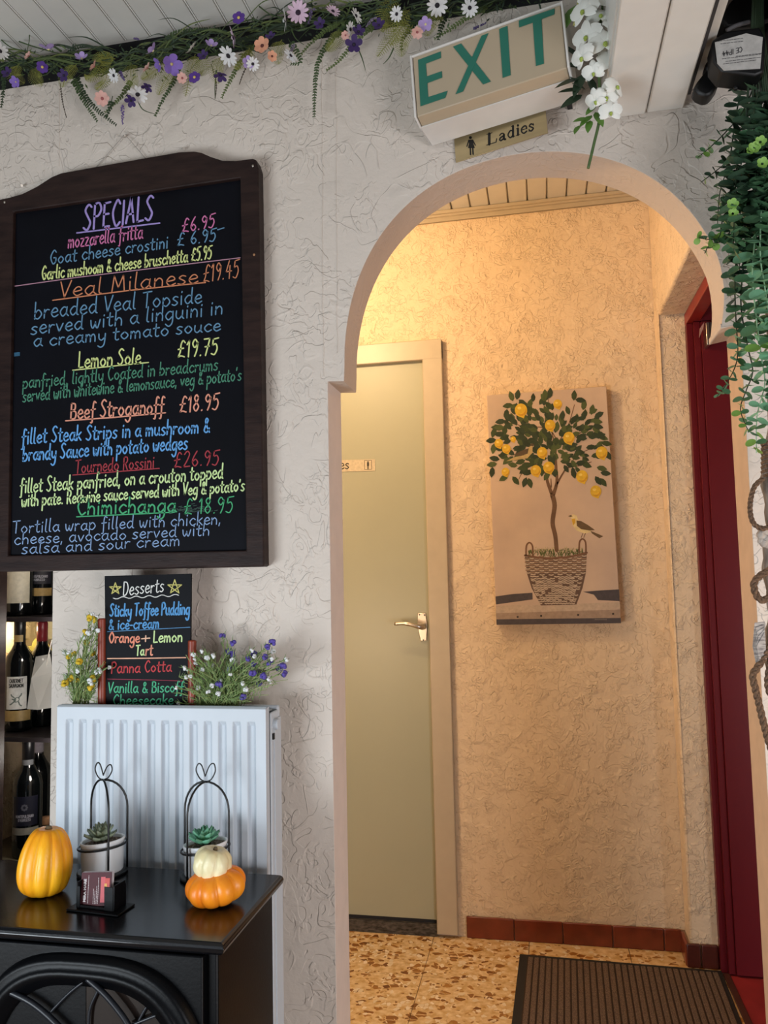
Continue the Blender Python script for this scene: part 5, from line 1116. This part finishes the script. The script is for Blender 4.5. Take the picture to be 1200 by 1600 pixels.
# ================================================================== EUCALYPTUS
re_ = random.Random(17)
eu = empty('hanging_eucalyptus', (.45, 1.50, 2.25), 'trailing artificial eucalyptus with round green leaves hanging at the right of the arch', 'plant')
EC = [mat('euc_leaf', rgb(88, 128, 90), .55, scale=40, col2=rgb(66, 102, 74)), mat('euc_leaf_mid', rgb(100, 146, 104), .5, scale=40, col2=rgb(76, 118, 84)), mat('euc_leaf_pale', rgb(136, 190, 150), .5, scale=40), mat('euc_leaf_lime', rgb(136, 180, 84), .5, scale=40), mat('euc_leaf_dark', rgb(64, 92, 70), .55, scale=40)]
def round_leaf(m):
    mb = MB(); vs = [(0, .5, -.02)]; n = 12
    for k in range(n):
        a = 2*PI*k/n; vs.append((.5*math.sin(a)*(1.02), .5-.5*math.cos(a), .07*abs(math.sin(a))+.04*(1-math.cos(a))))
    mb.add(vs, [(0, 1+k, 1+(k+1) % n) for k in range(n)]); return meshdata(mb, 'leaf', m)
EM = [round_leaf(m) for m in EC]; nleaf = 0; extra = MB()
def strand(P, s0, s1, pal, Ya, Yb, gap=.019, stemc=M_darkstem):
    global nleaf
    n = len(P); Q = spline([onY(x, y, Ya+(Yb-Ya)*i/(n-1)) for i, (x, y) in enumerate(P)], 8)
    st_ = MB().tube(Q, [.0016-.0008*i/(len(Q)-1) for i in range(len(Q))], 5).build('stem', stemc, eu, smooth=True)
    L_ = sum((Q[i+1]-Q[i]).length for i in range(len(Q)-1)); acc = 0; nxt = .012; rot = re_.uniform(0, 3)
    for i in range(len(Q)-1):
        seg = Q[i+1]-Q[i]
        while acc+seg.length > nxt:
            u = nxt/L_; p = Q[i]+seg*((nxt-acc)/seg.length); d = seg.normalized(); a0 = d.orthogonal().normalized(); b0 = d.cross(a0); rot += 1.35
            for sd in (0, PI):
                s_ = (s0+(s1-s0)*u)*re_.uniform(1.3, 1.65); dd = (a0*math.cos(rot+sd)+b0*math.sin(rot+sd))+d*.35
                kk = pal[min(len(pal)-1, int(u*len(pal)))]; kk = re_.choice(kk)
                R3 = aim(dd+Vector((0, -.15, 0)), -d*.6+Vector((re_.uniform(-.4, .4), -.9, .2)))
                if nleaf < 290: inst(EM[kk], 'leaf', st_, p, R3, s_); nleaf += 1
                else:
                    e = len(extra.v); extra.mi = kk; S3 = Matrix.Translation(p)@R3@Matrix.Diagonal((s_, s_, s_, 1)); extra.add([S3@v.co for v in EM[kk].vertices], [tuple(f.vertices) for f in EM[kk].polygons])
            nxt += gap*(1-.45*u)
        acc += seg.length
DK, MD, PL, LM = [4, 4, 0], [0, 1, 0], [2, 2, 1], [3, 1]
strand([(1180, 130), (1160, 175), (1135, 205), (1112, 228), (1090, 246)], .019, .008, [DK, DK, [0], LM], 1.50, 1.52)
strand([(1178, 190), (1150, 240), (1125, 262), (1095, 285)], .017, .007, [DK, DK, [0, 4]], 1.52, 1.54, .017)
strand([(1165, 110), (1150, 180), (1140, 250), (1125, 300), (1121, 352)], .019, .011, [DK, DK, DK, [0]], 1.53, 1.54)
strand([(1175, 230), (1150, 300), (1130, 340), (1122, 372), (1092, 372)], .018, .009, [DK, MD, LM], 1.47, 1.46)
strand([(1150, 330), (1135, 372), (1110, 382), (1101, 396)], .013, .008, [MD, [3, 0]], 1.48, 1.48, .014)
strand([(1170, 330), (1152, 400), (1148, 440), (1150, 500), (1152, 560), (1135, 600), (1120, 620)], .020, .009, [DK, DK, [0, 4], MD, [2, 1], [1]], 1.51, 1.47, .020)
strand([(1165, 380), (1160, 430), (1158, 480), (1168, 540), (1176, 580), (1166, 610), (1157, 640), (1170, 675)], .020, .009, [DK, MD, MD, [1, 2], [1], [3, 1]], 1.50, 1.46, .020)
strand([(1180, 370), (1176, 430), (1182, 500), (1190, 560), (1195, 600), (1183, 650), (1182, 708)], .023, .011, [PL, PL, PL, [3, 2], PL, [2], [3, 1]], 1.45, 1.44, .021, flat((150, 190, 150)))
strand([(1190, 330), (1188, 400), (1200, 480), (1208, 560), (1215, 650)], .023, .012, [MD, PL, PL, [1]], 1.44, 1.43, .021, flat((150, 190, 150)))
for k in range(13):
    x = 1150+k*7.5; e = re_.uniform(320, 470)
    strand([(1185+k*3, 150+re_.uniform(-15, 30)), (x+re_.uniform(-10, 12), 240), (x+re_.uniform(-14, 14), 320), (x+re_.uniform(-12, 12), e)], .024, .016, [[0, 4], MD if k > 5 else DK, MD], 1.50+re_.uniform(-.05, .03), 1.47+re_.uniform(-.05, .03), .019)
for k in range(7):
    x = 1185+k*7; e = re_.uniform(420, 560); strand([(1195, 260), (x, 340), (x+re_.uniform(-6, 8), 430), (x+re_.uniform(-8, 8), e)], .023, .014, [DK, MD, MD], 1.52, 1.50, .019)
o = extra.build('leaf_mass', EC, eu); o['kind'] = 'stuff'
for (x, y, s_) in ((1178, 232, 1), (1188, 222, .9), (1191, 256, .95), (1144, 320, .95), (1145, 334, .8), (1172, 236, .6)):
    for k in range(5):
        a = k*2*PI/5; dd = Vector((math.cos(a), -.5, math.sin(a))); inst(EM[3], 'leaf', eu, onY(x, y, 1.43)+Vector((.002*math.cos(a), 0, .002*math.sin(a))), aim(dd, (0, -1, 0)), .0105*s_)
for k in range(11):
    x = 1166+k*5
    MB().tube(spline([onY(1178+k*1.5, -30, 1.47), onY(1174+k*2, 60, 1.48), onY(x, 160+re_.uniform(-20, 30), 1.50)], 6), .0022, 5).build('stem', M_darkstem, eu, smooth=True)

# ================================================================== FAIRY-LIGHT CONTROL BOX AND PLUG
cb = empty('lights_transformer', onY(1150, 90, 1.52), 'black fairy light transformer box with white rating label above the eucalyptus', 'transformer')
MB().prism([onY(*q, 1.46) for q in ((1113, 62), (1135, 48), (1188, 42), (1197, 60), (1194, 112), (1180, 118), (1127, 112), (1114, 96))], (0, .05, 0)).build('housing', M_ink, cb, bevel=.004)
lb = MB().prism([onY(*q, 1.4585) for q in ((1117, 66), (1166, 52), (1192, 58), (1188, 107), (1131, 110), (1121, 99))], (0, .0012, 0)).build('rating_label', flat((196, 192, 186), .6), cb)
lf2 = lambda x, y: onY(x, y, 1.4578)
m = MB(); write('CE IP44', (1160, 73), (1128, 81), -4.2, lf2, m, 1.1, 0, 0, rw)
for y, x0, x1 in ((64.5, 1122, 1160), (68.5, 1126, 1161), (92, 1128, 1186), (96, 1134, 1184), (100, 1130, 1180), (88, 1150, 1186)): 
    x = x0
    while x < x1: l = rw.uniform(2, 6); ribbon(m, [(x, y-(x-x0)*.12), (x+l, y-(x+l-x0)*.12)], .8, lf2); x += l+1.4
m.build('label_print', flat((70, 68, 70)), lb)
pg = empty('power_plug', onY(1100, 130, 1.56), 'rounded black power plug hanging left of the transformer', 'plug')
MB().prism([onY(*q, 1.54) for q in ((1083, 138), (1090, 126), (1104, 108), (1118, 106), (1128, 118), (1122, 134), (1112, 148), (1102, 151), (1090, 146))], (0, .035, 0)).build('body', M_ink, pg, bevel=.006)
MB().prism([onY(*q, 1.545) for q in ((1100, 104), (1112, 82), (1122, 76), (1132, 96), (1124, 112), (1108, 112))], (0, .03, 0)).build('collar', M_ink, pg, bevel=.005)
cbk = empty('cable_bundle', onY(1150, 20, 1.55), 'dark bundle of cables and tape in the shadow above the transformer', 'cable')
MB().prism([onY(*q, 1.50) for q in ((1126, 30), (1140, 4), (1160, -20), (1200, -20), (1200, 40), (1170, 40), (1136, 42))], (0, .05, 0)).build('tape_wrap', M_ink, cbk, bevel=.005)
for P in ([(1135, 48), (1150, 40), (1172, 34)], [(1185, 42), (1195, 34), (1210, 30)], [(1128, 110), (1145, 122), (1150, 140)]):
    MB().tube(spline([onY(*p, 1.50) for p in P], 6), .004, 8).build('cable', M_ink if P[0][1] > 100 else flat((120, 116, 118)), cbk, smooth=True)

# ================================================================== DRIFTWOOD POLE WITH ROPE
YPo = 1.55
dp = empty('driftwood_pole', (.44, YPo, 0), 'weathered grey driftwood pole wrapped with rope at the right edge', 'pole')
P = [onY(x, y, YPo+.01) for x, y in ((1212, 300), (1209, 620), (1204, 760), (1206, 860), (1208, 960), (1212, 1060), (1222, 1200), (1232, 1600))]; P[-1].z = .0
Q = spline(P, 8); N = len(Q)
MB().tube(Q, [.013+.004*math.sin(i*.55)+.002*math.sin(i*1.7) for i in range(N)], 12).build('wood', M_drift, dp, smooth=True)
def rope_path(pts, r, par, name='rope'):
    Q = spline(pts, 8); L_ = 0; T = []
    for s_ in range(3):
        R_ = []; ph = 0; ref = None
        for i, p in enumerate(Q):
            t = (Q[min(i+1, len(Q)-1)]-Q[max(i-1, 0)]).normalized()
            if ref is None: ref = t.orthogonal().normalized()
            a = (ref-t*ref.dot(t)).normalized(); ref = a; b = t.cross(a)
            if i: ph += (Q[i]-Q[i-1]).length/(r*5.5)*2*PI
            R_.append(p+(a*math.cos(ph+s_*2.094)+b*math.sin(ph+s_*2.094))*r*.5)
        T.append(R_)
    m = MB()
    for R_ in T: m.tube(R_, r*.58, 6)
    return m.build(name, M_rope, par, smooth=True)
def dense(P, k=5): return P
def wrapc(y0, y1, turns, rad, r):
    pts = []
    for i in range(int(turns*10)+1):
        u = i/(turns*10); c = onY(1208, y0+(y1-y0)*u, YPo+.01); a = i/10*2*PI; pts.append(c+Vector((rad*math.cos(a), -rad*math.sin(a), 0)))
    return pts
MB().tube(wrapc(690, 748, 8, .0185, .003), .0036, 6).build('binding', M_rope, dp, smooth=True)
for P in ([(1192, 748), (1178, 762), (1172, 790), (1176, 815), (1190, 826), (1204, 822)], [(1230, 862), (1205, 888), (1187, 900), (1178, 912), (1182, 930), (1192, 938), (1206, 930)], [(1222, 990), (1202, 1012), (1192, 1030), (1182, 1045), (1176, 1056), (1180, 1075), (1186, 1100), (1193, 1130), (1203, 1165), (1216, 1200)], [(1218, 1000), (1206, 1030), (1200, 1062), (1204, 1085), (1216, 1100)]):
    pts = [onY(*p, YPo-.022) for p in P]; Q = spline(pts, 5); rope_path(Q, .0062 if P[0][1] > 800 else .0045, dp)
m = MB()
for k in range(9): m.ball(onY(1193+(k % 3)*5-4, 826+k*3.2, YPo-.012), .0065+(k % 2)*.002, 8, 5)
o = m.build('plaster_lump', mat('crusty_plaster', rgb(196, 186, 176), .8, scale=60, col2=rgb(150, 138, 130), bump=.9, bscale=180), dp, smooth=True); o['label'] = 'crusty pale lump on the pole'
m = MB()
for k in range(5): m.prism([onY(*q, YPo-.02-.0015*k) for q in ((1179+k*2, 973+k*7), (1195, 971+k*4), (1198, 1030), (1182+k, 1042-k*3), (1176+k*1.5, 1010))], (0, .0014, 0))
o = m.build('shell', M_shell, dp, bevel=.0005); o['label'] = 'grey layered shell piece'
